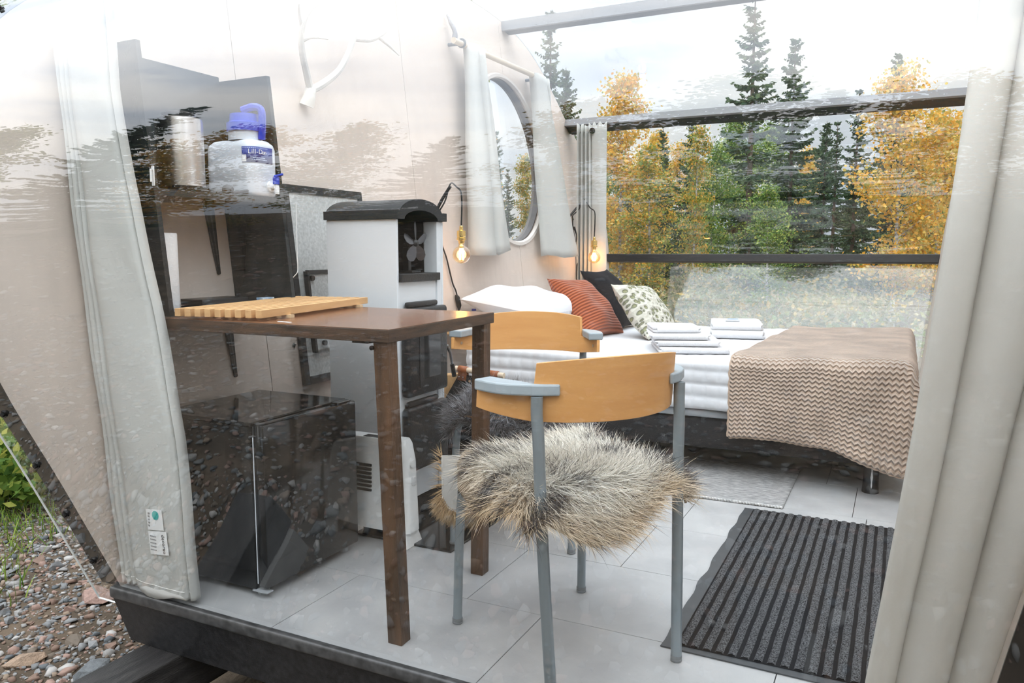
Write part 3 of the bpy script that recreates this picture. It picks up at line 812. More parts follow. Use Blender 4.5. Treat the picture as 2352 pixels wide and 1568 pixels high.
# individual letters laid along the wrapped label
seglen = [0]
for i in range(1, len(pts)): seglen.append(seglen[-1] + math.dist(pts[i], pts[i - 1]))
def on_label(s_, off=.0014):
    x = np.interp(s_, seglen, [p[0] for p in pts]); y = np.interp(s_, seglen, [p[1] for p in pts])
    x2 = np.interp(s_ + .002, seglen, [p[0] for p in pts]); y2 = np.interp(s_ + .002, seglen, [p[1] for p in pts])
    d = np.array((x2 - x, y2 - y)); d /= np.linalg.norm(d) + 1e-9; n = np.array((d[1], -d[0]))
    return np.array((x + n[0] * off, y + n[1] * off)), d
s_ = .024
for ch, adv in zip('Lill-Don', (.0105, .0052, .0052, .0052, .0085, .0135, .0105, .011)):
    p, d = on_label(s_)
    text(ch, .022, (p[0], p[1], 1.331), (d[0], d[1], 0), (0, 0, 1), M_wplas, 'lettering', lb)
    s_ += adv
g = G()
for z, a, b in ((1.3435, .004, .1), (1.312, .04, .085), (1.306, .035, .095)):
    for q in np.arange(a, b, .006):
        p, d = on_label(q, .0016); p2, _ = on_label(q + .0042, .0016); g.add([(*p, z - .0014), (*p2, z - .0014), (*p2, z + .0014), (*p, z + .0014)], [(0, 1, 2, 3)])
tag(g.build('fine_print', mat('pale_blue_ink', (.45, .55, .8), .5), lb), kind='stuff')
g = G()
p, d = on_label(.002, .0016); p2, _ = on_label(.018, .0016); g.add([(*p, 1.299), (*p2, 1.299), (*p2, 1.321), (*p, 1.321)], [(0, 1, 2, 3)]); g.build('white_patch', M_wplas, lb)
g = G(); g.lathe([(.019, 0), (.019, .006), (.012, .008), (.012, .024), (.009, .026)], (jx1, .545, 1.222), 20, 'x'); tap = g.build('tap', M_wplas, jug, smooth=True)
g = G(); g.tube([(jx1 + .024, .545, 1.226), (jx1 + .026, .545, 1.214), (jx1 + .027, .545, 1.196)], [.009, .009, .007], 10); g.build('spout', M_wplas, tap, smooth=True)
g = G(); g.tube([(jx1 + .024, .545, 1.228), (jx1 + .024, .545, 1.252)], .0115, 12); g.tube([(jx1 + .018, .543, 1.255), (jx1 + .045, .556, 1.262)], .004, 8); g.build('tap_knob', M_blue, tap, smooth=True)

cb = thing('power_cable', 'short black cable with moulded plug lying on the shelf edge', 'cable', (.11, .41, 1.186))
g = G(); g.lathe([(.004, -.016), (.014, -.012), (.016, 0), (.012, .014), (.006, .02)], (.11, .385, 1.2025), 14, 'x'); g.build('plug', M_black, cb, smooth=True)
g = G(); g.tube(smooth_path([(.10, .345, 1.191), (.118, .37, 1.191), (.13, .42, 1.197), (.125, .455, 1.203), (.10, .45, 1.2), (.10, .42, 1.192), (.125, .39, 1.191)], 6), .0042, 8); g.build('cord', M_black, cb, smooth=True)

# thin white flex hanging from the dispenser end
wf = G(); wf.tube(smooth_path([(.19, .612, 1.17), (.185, .616, 1.0), (.182, .62, .95), (.18, .618, .93), (.16, .612, .91), (.135, .611, .895)], 6), .0016, 6)
tag(wf.build('thin_flex', M_wplas, smooth=True), 'thin white flex dangling down the side of the black shelf', 'cable')

# things on the shelf bottom
pr = thing('paper_towel_roll', 'white paper towel roll standing on end inside the shelf', 'paper towel', tuple(WL(.225, UZ + .012, .085)))
q = WL(.168, UZ + .0125, .125)
g = G(); g.lathe([(.02, 0), (.055, 0), (.0565, .004), (.0565, .226), (.055, .23), (.02, .23), (.02, 0)], q, 36); g.build('roll', mat('tissue_white', (.86, .86, .87), .9, bump=.2, bscale=120), pr, smooth=True)
g = G(); g.lathe([(.0195, .0), (.0195, .231), (.018, .231), (.018, 0)], q, 24); g.build('cardboard_core', mat('cardboard', (.45, .33, .22), .8), pr, smooth=True)
g = G(); wl_box(g, .30, .50, UZ + .0125, UZ + .034, .06, .16)
o = g.build('flat_black_box', M_black, bevel=.003); tag(o, 'flat black case lying at the back of the shelf bottom', 'case')
g = G(); wl_box(g, .515, .57, UZ + .0125, UZ + .030, .18, .21)
o = g.build('small_carton', mat('blue_white_carton', (.75, .82, .88), .5, color2=(.1, .3, .55), vscale=30), bevel=.001); tag(o, 'small blue and white carton beside the raw pine rack', 'carton')

# ------------------------------------------------------------------ heat shield on the wall behind the stove
M_galv = mat('speckled_galvanised_sheet', (.62, .63, .62), .5, var=.35, vscale=90, color2=(.46, .47, .46), detail=6)
hs = thing('heat_shield', 'speckled pale metal heat shield edged in black tape behind the stove', 'heat shield', tuple(WL(1.15, .47, .02)))
y0, y1, z0, z1 = .885, 1.385, .475, 1.268
g = G(); wl_box(g, y0 + .004, y1 - .004, z0 + .004, z1 - .004, .012, .02); g.build('sheet', M_galv, hs)
M_tape = mat('black_edge_tape', (.02, .022, .024), .5, var=.4, vscale=60)
for (a, b, c, d) in ((y0, y0 + .028, z0, z1), (y1 - .028, y1, z0, z1), (y0 + .0285, y1 - .0285, z1 - .032, z1), (y0 + .0285, y1 - .0285, z0, z0 + .032)):
    g = G(); wl_box(g, a, b, c, d, .008, .025); g.build('edge_strip', M_tape, hs)
for yy in (.98, 1.3):
    for zz in (.56, 1.15):
        g = G(); g.tube([WL(yy, zz, -.002), WL(yy, zz, .0118)], .008, 8); g.build('spacer', M_bolt, hs)
g = G(); wl_box(g, .955, 1.16, .61, .915, .032, .040); pt = g.build('access_plate', M_galv, hs)
for (a, b, c, d) in ((.943, .955, .60, .925), (.955, 1.16, .915, .930)):
    g = G(); wl_box(g, a, b, c, d, .0255, .046); g.build('seal_strip', M_tape, pt)
for yy, zz in ((.968, .898), (1.0, .635)):
    g = G(); g.tube([WL(yy, zz, .04), WL(yy, zz, .052)], .011, 10); g.build('bolt', M_bolt, pt)
g = G(); g.tube([WL(.867, .636, 0), WL(.867, .636, .004)], .009, 12); g.tube([WL(.867, .636, .004), WL(.867, .636, .007)], .004, 8)
tag(g.build('wall_screw', mat('steel', (.6, .6, .6), .3, metal=1)), 'single shiny screw in the beige wall beside the heat shield', 'screw')

# ------------------------------------------------------------------ stove on its glass hearth
hearth = G(); hearth.box((.16, .665, .0005), (.765, 1.50, .0085))
M_hearth = mat('black_hearth_glass', (.008, .009, .010), .06)
o = hearth.build('hearth_plate', M_hearth, bevel=.001); tag(o, 'black glass hearth plate under the white stove', 'hearth plate')
M_enam = mat('white_enamel', (.80, .835, .87), .3, var=.03, vscale=3)
M_iron = mat('black_cast_iron', (.016, .017, .019), .42, var=.3, vscale=25, bump=.15, bscale=150)
M_niche = mat('niche_black', (.006, .006, .007), .25)  # plain black lining of the niche, darker than the iron
stove = thing('stove', 'tall white enamelled wood stove with black doors and arched black top', 'stove', (.315, .96, .009))
sx0, sx1, sy0, sy1 = .16, .47, .805, 1.12
g = G(); g.box((sx0, sy0, .075), (sx1, sy0 + .012, 1.118)); g.build('side_panel', M_enam, stove, bevel=.002)
g = G(); g.box((sx0, sy1 - .012, .075), (sx1, sy1, 1.118)); g.build('side_panel', M_enam, stove, bevel=.002)
g = G(); g.box((sx0, sy0 + .0125, .075), (sx0 + .012, sy1 - .0125, 1.118)); g.build('back_panel', M_iron, stove)
g = G(); g.box((sx1 - .06, sy0 + .0125, .08), (sx1 - .006, sy1 - .0455, .895)); g.build('front_panel', M_enam, stove, bevel=.002)
g = G(); g.box((sx1 - .06, sy1 - .045, .08), (sx1 - .0005, sy1 - .0125, 1.118)); g.build('corner_post', M_enam, stove, bevel=.002)
g = G(); g.box((sx0 + .01, sy0 + .01, .009), (sx1 - .01, sy1 - .01, .0745)); g.build('plinth', M_iron, stove)
g = G(); g.box((sx0 + .0125, sy0 + .0125, .896), (sx1 + .012, sy1 - .04, .925)); g.build('niche_floor', M_iron, stove, bevel=.003)
g = G(); g.box((sx0 + .0125, sy0 + .0125, .9255), (sx0 + .03, sy1 - .046, 1.118)); g.build('niche_back', M_niche, stove)
g = G(); g.box((sx0 + .031, sy0 + .0125, .9255), (sx1 - .02, sy0 + .016, 1.118)); g.build('niche_side', M_niche, stove)
g = G(); g.box((sx0 + .031, sy1 - .049, .9255), (sx1 - .061, sy1 - .0455, 1.118)); g.build('niche_side', M_niche, stove)
# black cornice with a barrel arch running front to back
g = G(); poly = []
yA, yB = sy0 - .008, sy1 + .010
poly = [(yA, 1.1185), (sy0 + .035, 1.1185)]
cy_, ra = (sy0 + .035 + sy1 - .055) / 2, (sy1 - .055 - sy0 - .035) / 2
for t in np.linspace(math.pi, 0, 15): poly.append((cy_ + ra * math.cos(t), 1.1185 + .035 * math.sin(t)))
poly += [(sy1 - .03, 1.1185), (yB, 1.1185), (yB, 1.150), (cy_ + ra + .035, 1.150)]
for t in np.linspace(.25, math.pi - .25, 15): poly.append((cy_ + (ra + .035) * math.cos(t), 1.132 + .062 * math.sin(t)))
poly += [(cy_ - ra - .035, 1.150), (yA, 1.150)]
def tri_prism(g, poly, x0, x1):
    from mathutils.geometry import tessellate_polygon
    tr = tessellate_polygon([[Vector((0, p[0], p[1])) for p in poly]])
    n = len(poly); V = [(x0, *p) for p in poly] + [(x1, *p) for p in poly]
    Fc = [tuple(q) for q in tr] + [tuple(n + i for i in q[::-1]) for q in tr] + [(i, (i + 1) % n, n + (i + 1) % n, n + i) for i in range(n)]
    g.add(V, Fc)
tri_prism(g, poly, sx0 - .006, sx1 + .012)
g.build('arched_cornice', mat('black_slate_top', (.022, .024, .027), .55, var=.4, vscale=14, stretch=(1, 6, 6), bump=.2, bscale=80), stove, smooth=True, angle=30)
# doors
def door(z0, z1, glass):
    ya, yb, xb = sy0 + .022, sy1 - .018, sx1 - .004
    g = G(); g.rbox((xb, ya, z0), (xb + .034, yb, z1), .012, 3)
    d = g.build('door', M_iron, stove, smooth=True)
    g = G(); g.rbox((xb + .002, ya + .02, z1 + .001), (xb + .022, yb - .05, z1 + .022), .008, 2); g.build('door_ledge', M_iron, d, smooth=True)
    if glass:
        g = G(); g.rbox((xb + .0345, ya + .10, z0 + .06), (xb + .037, yb - .06, z1 - .055), .001, 1); g.build('door_glass', mat('smoked_stove_glass', (.02, .022, .024), .08), d)
        g = G(); g.box((xb + .0345, ya + .07, z0 + .03), (xb + .0365, ya + .0995, z1 - .03)); g.build('door_rib', M_iron, d)
    g = G(); zc = (z0 + z1) / 2
    g.tube([(xb + .02, yb, zc), (xb + .02, yb + .012, zc), (xb + .03, yb + .022, zc - .03), (xb + .032, yb + .034, zc - .085)], [.009, .008, .006, .0055], 8)
    h = g.build('handle', mat('handle_steel', (.35, .35, .36), .25, metal=1), d, smooth=True)
    g = G(); g.tube([(xb + .032, yb + .032, zc - .075), (xb + .036, yb + .042, zc - .125)], [.0085, .0095], 8); g.build('handle_grip', M_black, h, smooth=True)
door(.475, .80, True)
door(.195, .435, False)
# little heat-driven fan standing in the niche
fan = thing('stove_fan', 'small black heat-powered stove fan with five blades in the stove niche', 'fan', (.42, .955, .9255))
g = G(); g.box((.385, .925, .9255), (.455, .985, .934)); g.box((.40, .945, .934), (.425, .965, 1.02)); g.build('fan_stand', M_iron, fan, bevel=.002)
fc = (.452, .952, 1.035)
g = G(); g.lathe([(.012, -.03), (.014, -.026), (.014, .004), (.006, .012), (0, .012)], fc, 16, 'x'); g.build('hub', M_iron, fan, smooth=True)
M_blade = mat('dark_fan_blade', (.10, .10, .11), .3, metal=.7)
for k in range(5):
    a = math.radians(20 + 72 * k); V = []
    for r_, w in ((.012, .006), (.030, .014), (.05, .019), (.068, .016), (.078, .005)):
        for s2 in (-1, 1):
            t = s2 * w
            V.append((fc[0] + .002 + t * .45, fc[1] + r_ * math.cos(a) - t * math.sin(a), fc[2] + r_ * math.sin(a) + t * math.cos(a)))
    g = G(); g.add(V, [(2 * i, 2 * i + 1, 2 * i + 3, 2 * i + 2) for i in range(4)]); g.build('blade', M_blade, fan, solid=.0015)

# ------------------------------------------------------------------ white convector heater beside the stove
M_heat = mat('heater_white', (.80, .80, .79), .4)
ht = thing('convector_heater', 'small white electric convector heater between fridge and stove', 'heater', (.53, .65, 0))
hx0, hx1, hy0, hy1 = .30, .612, .625, .70
g = G()
rrect_loft(g, [(hx0, hx1 + .014, hy0 - .004, hy1, .02, .055), (hx0, hx1 + .012, hy0 - .002, hy1, .02, .12), (hx0, hx1 + .004, hy0 + .004, hy1, .02, .30), (hx0, hx1 - .008, hy0 + .008, hy1, .02, .355), (hx0 + .005, hx1 - .016, hy0 + .014, hy1 - .004, .018, .370)], 5)
g.build('casing', M_heat, ht, smooth=True, angle=50)
g = G(); g.hexa([(.535, .612, .0), (.62, .62, .0), (.62, .72, .0), (.535, .72, .0), (.548, .622, .058), (.612, .626, .058), (.612, .70, .058), (.548, .70, .058)]); g.build('foot', M_heat, ht, bevel=.004)
g = G(); g.hexa([(.31, .612, .0), (.37, .612, .0), (.37, .72, .0), (.31, .72, .0), (.315, .622, .058), (.365, .622, .058), (.365, .70, .058), (.315, .70, .058)]); g.build('foot', M_heat, ht, bevel=.004)
M_slot = mat('vent_black', (.01, .01, .01), .7)
for k in range(7):
    z = .185 + k * .0145
    g = G(); g.box((.395, hy0 - .0035 - .0005, z), (.475, hy0 + .006, z + .008)); g.build('vent_slot', M_slot, ht)
g = G(); g.box((.43, .644, .3702), (.50, .674, .3715)); g.build('top_vent', M_slot, ht)
g = G(); g.rbox((hx1 - .002, .655, .215), (hx1 + .014, .675, .245), .003, 2); g.build('switch', mat('switch_grey', (.6, .6, .6), .4), ht)
g = G(); g.tube([(hx1 - .001, .662, .29), (hx1 + .012, .662, .29)], .014, 14); g.build('thermostat_knob', M_heat, ht, smooth=True)

# ------------------------------------------------------------------ black fridge
M_fr = mat('black_gloss_fridge', (.011, .012, .013), .09)
fg = thing('mini_fridge', 'low glossy black mini fridge standing on the floor below the table', 'fridge', (.25, .33, 0))
fx0, fx1, fy0, fy1, fz = .045, .425, .128, .555, .505
g = G(); g.box((fx0, fy0, .02), (fx1, fy1, fz)); g.build('cabinet', M_fr, fg, bevel=.004)
g = G(); g.box((fx0, fy0 - .002, fz), (fx1 + .002, fy1 + .002, fz + .012)); g.build('worktop', M_fr, fg, bevel=.003)
g = G(); g.rbox((fx1 + .006, fy0 + .001, .03), (fx1 + .045, fy1 - .001, fz + .008), .005, 2); dr = g.build('door', M_fr, fg, smooth=True)
g = G(); g.box((fx1 + .0005, fy0 + .008, .035), (fx1 + .0065, fy1 - .008, fz)); g.build('door_seal', mat('grey_seal', (.3, .3, .31), .6), fg)
g = G(); g.box((fx1 + .006, fy0 - .0006, .04), (fx1 + .0085, fy0 + .0008, .475)); g.build('light_gap', mat('pale_edge_trim', (.75, .78, .85), .4), dr)
g = G(); g.rbox((fx1 + .012, fy1 - .09, fz + .0082), (fx1 + .04, fy1 - .02, fz + .0145), .002, 1); g.build('hinge_cap', M_fr, dr)
for (x, y) in ((fx0 + .03, fy0 + .03), (fx1 - .0, fy0 + .03), (fx0 + .03, fy1 - .03), (fx1 - .0, fy1 - .03)):
    g = G(); g.lathe([(.018, 0), (.018, .012), (.012, .02)], (x, y, 0), 14); g.build('foot', mat('pale_grey_foot', (.4, .42, .44), .4), fg)
g = G(); g.box((fx1 - .01, fy0 - .006, .018), (fx1 + .046, fy0 + .02, .0215)); g.build('foot_plate', mat('pale_grey_foot', (.4, .42, .44), .4), fg)
g = G(); g.hexa([(fx0 + .0, fy0 + .004, fz + .012), (fx0 + .06, fy0 + .004, fz + .012), (fx0 + .06, fy0 + .06, fz + .012), (fx0, fy0 + .06, fz + .012), (fx0, fy0 + .004, fz + .0128), (fx0 + .06, fy0 + .004, fz + .0128), (fx0 + .06, fy0 + .06, fz + .0128), (fx0, fy0 + .06, fz + .0128)])
g.build('sticker', mat('grey_sticker', (.35, .36, .36), .5), fg)

# ------------------------------------------------------------------ antlers
M_antler = mat('bleached_antler', (.80, .76, .70), .5, var=.15, vscale=15, bump=.2, bscale=50)
an = thing('antlers', 'bleached reindeer antlers on a skull piece hung on the beige wall', 'antlers', tuple(WL(1.09, 1.62, .02)))
def ant(pts, rad, name='beam', par=an):
    P = smooth_path([WL(y, z, o_) for (y, z, o_) in pts], 5); r = np.interp(np.linspace(0, 1, len(P)), np.linspace(0, 1, len(rad)), rad)
    g = G(); g.tube(P, r, 8); return g.build(name, M_antler, par, smooth=True)
g = G(); P = smooth_path([WL(1.085, 1.60, .02), WL(1.09, 1.635, .035), WL(1.10, 1.675, .04)], 4); g.tube(P, np.linspace(.03, .022, len(P)), 10); g.build('skull_piece', M_antler, an, smooth=True)
b1 = ant([(1.095, 1.665, .04), (1.06, 1.72, .06), (1.01, 1.80, .09), (.99, 1.87, .12), (1.0, 1.93, .15), (1.05, 1.98, .17)], [.016, .015, .013, .011, .008, .003])
ant([(1.0, 1.83, .10), (1.02, 1.845, .14), (1.07, 1.845, .18)], [.009, .006, .002], 'tine', b1)
ant([(.99, 1.88, .12), (.96, 1.93, .14), (.94, 1.95, .16)], [.008, .006, .002], 'tine', b1)
b2 = ant([(1.105, 1.665, .04), (1.16, 1.70, .06), (1.24, 1.77, .09), (1.30, 1.88, .12), (1.34, 1.99, .14), (1.36, 2.08, .15)], [.016, .016, .014, .012, .012, .006])
ant([(1.31, 1.91, .12), (1.42, 1.93, .14), (1.52, 1.985, .15), (1.58, 2.04, .15)], [.010, .010, .008, .002], 'tine', b2)
ant([(1.47, 1.955, .145), (1.55, 1.93, .15), (1.62, 1.905, .15)], [.008, .006, .002], 'tine', b2)

# ------------------------------------------------------------------ filament lamps on wall hooks
M_cord = mat('black_textile_cord', (.012, .012, .012), .7)
M_brass = mat('polished_brass', (.86, .62, .24), .2, metal=1.0)
M_glow = mat('glowing_filament', (1, .6, .2), .5, emit=(1.0, .50, .13), estr=26.0)
M_bulb = acrylic('amber_bulb_glass', tint=(.97, .80, .55), scale=1.6)
def lamp(label, y, zs, off, base, elbow, drop):
    """socket top at (y, zs); base = hook on wall"""
    t = thing('pendant_lamp', label, 'lamp', tuple(WL(y, zs - .2, off)))
    top = WL(y, zs, off)
    bx, by = top[0], top[1]
    pth = [WL(*base), WL((base[0] * .45 + elbow[0] * .55), (base[1] * .45 + elbow[1] * .55), (base[2] + elbow[2]) / 2), WL(*elbow)]
    g = G(); g.tube(smooth_path(pth, 6), .0085, 8); hk = g.build('wall_hook', M_black, t, smooth=True)
    cord = [WL(base[0] + .01, base[1] - .03, .02), WL(*base) + np.array((.02, 0, .0)), pth[1] + np.array((.015, 0, -.012)), pth[2] + np.array((0, 0, .012)), (bx * .6 + pth[2][0] * .4, by * .6 + pth[2][1] * .4, zs + drop + .012), (bx, by, zs + drop - .02), (bx + .004, by, zs + drop * .5), (bx, by, zs)]
    g = G(); g.tube(smooth_path(cord, 6), .0042, 7); g.build('cord', M_cord, t, smooth=True)
    g = G(); g.lathe([(.006, 0), (.009, -.004), (.010, -.022), (.022, -.026), (.023, -.052), (.021, -.055), (.021, -.06), (.024, -.062), (.024, -.072), (.016, -.075), (.014, -.09)][::-1], (bx, by, zs), 24); g.build('socket', M_brass, t, smooth=True, angle=30)
    prof = [(.013, -.085), (.015, -.095)]
    cz, R = -.145, .046
    for a in np.linspace(math.radians(68), -math.pi / 2, 20): prof.append((max(R * math.cos(a), 1e-5), cz + R * math.sin(a)))
    g = G(); g.lathe(prof[::-1], (bx, by, zs), 32); g.build('bulb', M_bulb, t, smooth=True, angle=180)
    g = G()
    for k in range(6):
        a = k * math.pi / 3
        g.tube([(bx + .008 * math.cos(a), by + .008 * math.sin(a), zs - .112), (bx + .014 * math.cos(a + .3), by + .014 * math.sin(a + .3), zs - .14), (bx + .010 * math.cos(a + .6), by + .010 * math.sin(a + .6), zs - .172)], .0022, 5)
    g.build('filament', M_glow, t)
    g = G(); g.tube([(bx, by, zs - .085), (bx, by, zs - .12)], [.008, .003], 8); g.build('glass_stem', M_bulb, t, smooth=True)
    ld = bpy.data.lights.new('bulb_light', 'POINT'); ld.energy = .8; ld.color = (1.0, .62, .28); ld.shadow_soft_size = .03
    lo = bpy.data.objects.new('bulb_light', ld); lo.location = np.array((bx, by, zs - .145)) - np.array(t.location); lo.parent = t; col.objects.link(lo)
    return t
lp1 = lamp('glowing amber filament bulb in brass socket hanging beside the stove top', 1.948, 1.135, .2, (2.03, 1.20, .0), (2.07, 1.345, .09), .185)
g = G(); g.tube(smooth_path([WL(2.03, 1.18, .012), WL(2.05, 1.05, .012), WL(2.085, .97, .012), WL(2.12, .84, .012), WL(2.15, .77, .014), WL(2.15, .60, .012), WL(2.1, .55, .01)], 6), .0042, 7); g.build('wall_cord', M_cord, lp1, smooth=True)
g = G(); P = [WL(2.14, .775, .014), WL(2.145, .76, .018), WL(2.155, .715, .018), WL(2.158, .695, .014)]; g.tube(P, [.006, .0135, .0135, .006], 8); g.build('inline_switch', M_cord, lp1, smooth=True)
lp2 = lamp('glowing amber filament bulb in brass socket hanging above the bed pillows', 3.86, 1.112, .2, (3.93, 1.27, .0), (4.0, 1.38, .09), .20)
g = G(); g.tube(smooth_path([WL(3.95, 1.26, .012), WL(3.93, 1.18, .014), WL(3.95, 1.08, .014), WL(3.96, .95, .012), WL(3.91, .80, .012), WL(3.9, .62, .012)], 6), .0045, 7); g.build('wall_cord', M_cord, lp2, smooth=True)
g = G()
for k in range(4):
    a = k * .7; g.tube(smooth_path([WL(3.93 + .01 * k, 1.19, .016), WL(3.95 + .03 * math.cos(a), 1.12, .02 + .005 * k), WL(3.97 - .012 * k, 1.045, .016)], 5), .0042, 6)
g.build('cord_bundle', M_cord, lp2, smooth=True)

# ------------------------------------------------------------------ bed
BX0, BX1, BY0, BY1, BTOP = .10, 2.08, 1.965, 3.585, .545
M_sheet = mat('white_quilted_cotton', (.76, .77, .80), .85, spec=.2, bump=.05, bscale=300)
M_bedbase = mat('black_bed_fabric', (.018, .018, .02), .85, bump=.2, bscale=300)
M_bedgrey = mat('grey_bed_trim', (.33, .35, .37), .8, bump=.1, bscale=200)
bed = thing('bed', 'double bed with white quilted mattress cover on a black base', 'bed', ((BX0 + BX1) / 2, (BY0 + BY1) / 2, 0))
g = G(); g.rbox((BX0 + .02, BY0 + .025, .12), (BX1 - .02, BY1 - .02, .262), .015, 2); g.build('base', M_bedbase, bed, smooth=True)
g = G(); g.rbox((BX0 + .01, BY0 + .012, .2625), (BX1 - .01, BY1 - .01, .30), .012, 2); g.build('base_trim', M_bedgrey, bed, smooth=True)
lw = None
for (x, y) in ((BX1 - .08, BY0 + .065), (BX0 + .12, BY0 + .065), (BX1 - .08, BY1 - .09), (BX0 + .12, BY1 - .09), ((BX0 + BX1) / 2, (BY0 + BY1) / 2)):
    g = G(); g.lathe([(.033, 0), (.034, .006), (.031, .03), (.031, .1195)], (x, y, 0), 24); o = g.build('leg', M_black, bed, smooth=True)
    if lw is None:
        lw = o; V = []
        prof_w = [(.020, .0), (.035, .006), (.05, .005), (.07, .010), (.095, .004), (.118, .009)]
        for z, w in prof_w:
            for s2 in (-1, 1):
                a = -math.pi / 2 + .12 + s2 * w / .032 * .5
                V.append((x + .0316 * math.cos(a), y + .0316 * math.sin(a), z))
        g = G(); g.add(V, [(2 * i, 2 * i + 1, 2 * i + 3, 2 * i + 2) for i in range(len(prof_w) - 1)]); g.build('torn_patch', M_white, o)
# mattress cover: one draped sheet with quilted squares pressed into it
def drape_profile(n_top, n_side, h, r=.05):
    """arc-length profile over the bed (front drop - top - back drop): list of (y, z, ny, nz, s)"""
    pts = []; zb = BTOP - h
    for k in range(n_side): t = k / n_side; pts.append((BY0 - .004, zb + (h - r) * t, -1, 0))
    for k in range(7): a = math.pi / 2 * k / 6; pts.append((BY0 + r - .004 - r * math.cos(a), BTOP - r + r * math.sin(a), -math.cos(a), math.sin(a)))
    for k in range(1, n_top): t = k / n_top; pts.append((BY0 + r + (BY1 - BY0 - 2 * r) * t, BTOP, 0, 1))
    for k in range(7): a = math.pi / 2 * (1 - k / 6); pts.append((BY1 - r + r * math.cos(a), BTOP - r + r * math.sin(a), math.cos(a), math.sin(a)))
    for k in range(n_side - 1, -1, -1): t = k / n_side; pts.append((BY1, zb + (h - r) * t, 1, 0))
    return pts
dp = drape_profile(80, 24, .235)
sl = [0]
for i in range(1, len(dp)): sl.append(sl[-1] + math.dist(dp[i][:2], dp[i - 1][:2]))
xs = np.linspace(BX0 - .01, BX1 + .01, 200); P = np.zeros((len(dp), len(xs), 3))
Q = .058
for i, (y, z, ny, nz) in enumerate(dp):
    for j, x in enumerate(xs):
        a = abs(math.sin(math.pi * sl[i] / Q)) ** .45; b = abs(math.sin(math.pi * (x - BX0) / (Q * 1.05))) ** .35
        side = abs(ny)
        puff = (a * b) * (.0115 * side + .0025) + (.006 * math.sin(x * 9 + 2 * z) + .004 * math.sin(x * 23 + sl[i] * 7)) * side
        sag = -.018 * math.sin(math.pi * (x - BX0) / (BX1 - BX0)) * (1 if nz > .5 else .4)
        endr = max(0, (BX0 + .03 - x) / .04, (x - BX1 + .03) / .04)
        P[i, j] = (x, y + ny * (puff - .02 * endr ** 2), z + nz * (puff - .03 * endr ** 2) + sag)
g = G(); g.grid(P[:, ::-1]); g.build('mattress_cover', M_sheet, bed, smooth=True, angle=180)
g = G(); g.rbox((BX0 + .005, BY0 + .012, .302), (BX1 - .005, BY1 - .015, BTOP - .03), .04, 3); g.build('mattress', mat('mattress_white', (.78, .78, .8), .9), bed, smooth=True)

# ------------------------------------------------------------------ pillows and cushions
def cushion_mesh(w, h, t, n=36, pinch=.08, power=2.2, seed=0, wr=.006):
    r_ = np.random.default_rng(seed); g = G(); uv = []
    ph = r_.uniform(0, 6, 6)
    for sgn in (1, -1):
        P = np.zeros((n + 1, n + 1, 3))
        for i in range(n + 1):
            for j in range(n + 1):
                u, v = 2 * i / n - 1, 2 * j / n - 1
                edge = (1 - abs(u) ** power) * (1 - abs(v) ** power)
                z = t / 2 * max(edge, 0) ** .5
                px = u * (1 - pinch * (1 - v * v) * abs(u) ** 3); py = v * (1 - pinch * (1 - u * u) * abs(v) ** 3)
                z += wr * (math.sin(u * 6 + ph[0] + v * 3) + math.sin(v * 7 + ph[1] - u * 4)) * max(edge, 0) ** .4 * .6
                P[i, j] = (px * w / 2, py * h / 2, sgn * z)
                uv.append((i / n * w, j / n * h))
        if sgn < 0: P2 = P
        g.grid(P if sgn > 0 else P[:, :])
    nf = n * n
    g.f = g.f[:nf] + [q[::-1] for q in g.f[nf:]]
    return g, uv
def cushion(name, label, cat, w, h, t, m, loc, R, **kw):
    g, uv = cushion_mesh(w, h, t, **kw)
    V = np.array(g.v) @ np.array(R).T + np.array(loc); g.v = [tuple(p) for p in V]
    o = g.build(name, m, None, smooth=True, uv=uv, angle=170)
    return tag(o, label, cat)
def lean(yaw, pitch, roll=0.0):
    """cushion standing on its lower edge: local y is up, local +z its face; pitch leans it back, yaw turns the face (0 = facing +x)"""
    base = np.column_stack([(0, 1, 0), (0, 0, 1), (1, 0, 0)])          # local x->+y, y->+z, z->+x
    return rotz(yaw) @ roty(-pitch) @ base @ rotz(roll)
M_pillow = mat('white_pillow_cotton', (.77, .78, .81), .85, spec=.2, bump=.15, bscale=12)
cushion('pillow', 'lower white pillow squeezed flat under the plump pillow at the bed head', 'pillow', .62, .50, .15, M_pillow, (.28, 2.44, .605), rotz(math.radians(88)), seed=12, pinch=.05, power=3.0)
pw = cushion('pillow', 'plump white pillow uppermost at the bed head nearer the stove', 'pillow', .64, .50, .17, M_pillow, (.225, 2.43, .718), rotz(math.radians(86)) @ rotx(math.radians(8)), seed=2, pinch=.05, power=3.0, wr=.012)
g = G(); g.box((.02, 2.1505, .690), (.045, 2.1520, .702), R=rotz(.9)); g.build('navy_tag', mat('navy_tag', (.03, .03, .15), .6), pw)
cushion('pillow', 'white pillow at the bed head behind the rust cushion', 'pillow', .60, .50, .18, M_pillow, (.22, 3.08, .660), rotz(math.radians(92)) @ roty(math.radians(-12)), seed=4, pinch=.05)
M_rust = wave_mat('rust_corduroy', (.24, .05, .018), (.50, .13, .05), 19, .9, 'Y', bump=.9, dist=.006, sheen=.3, distort=.6)
cushion('cushion', 'rust red corduroy cushion leaning on the white pillow', 'cushion', .45, .42, .17, M_rust, (.475, 2.68, .690), lean(math.radians(-4), math.radians(41), math.radians(-3)), seed=5, pinch=.12, wr=.010)
M_blkc = mat('black_velvet', (.008, .008, .011), .85, spec=.2, bump=.1, bscale=40)
cushion('cushion', 'black velvet cushion standing behind the rust and patterned cushions', 'cushion', .44, .44, .15, M_blkc, (.465, 3.16, .715), lean(math.radians(-2), math.radians(36), math.radians(0)), seed=6, pinch=.12)
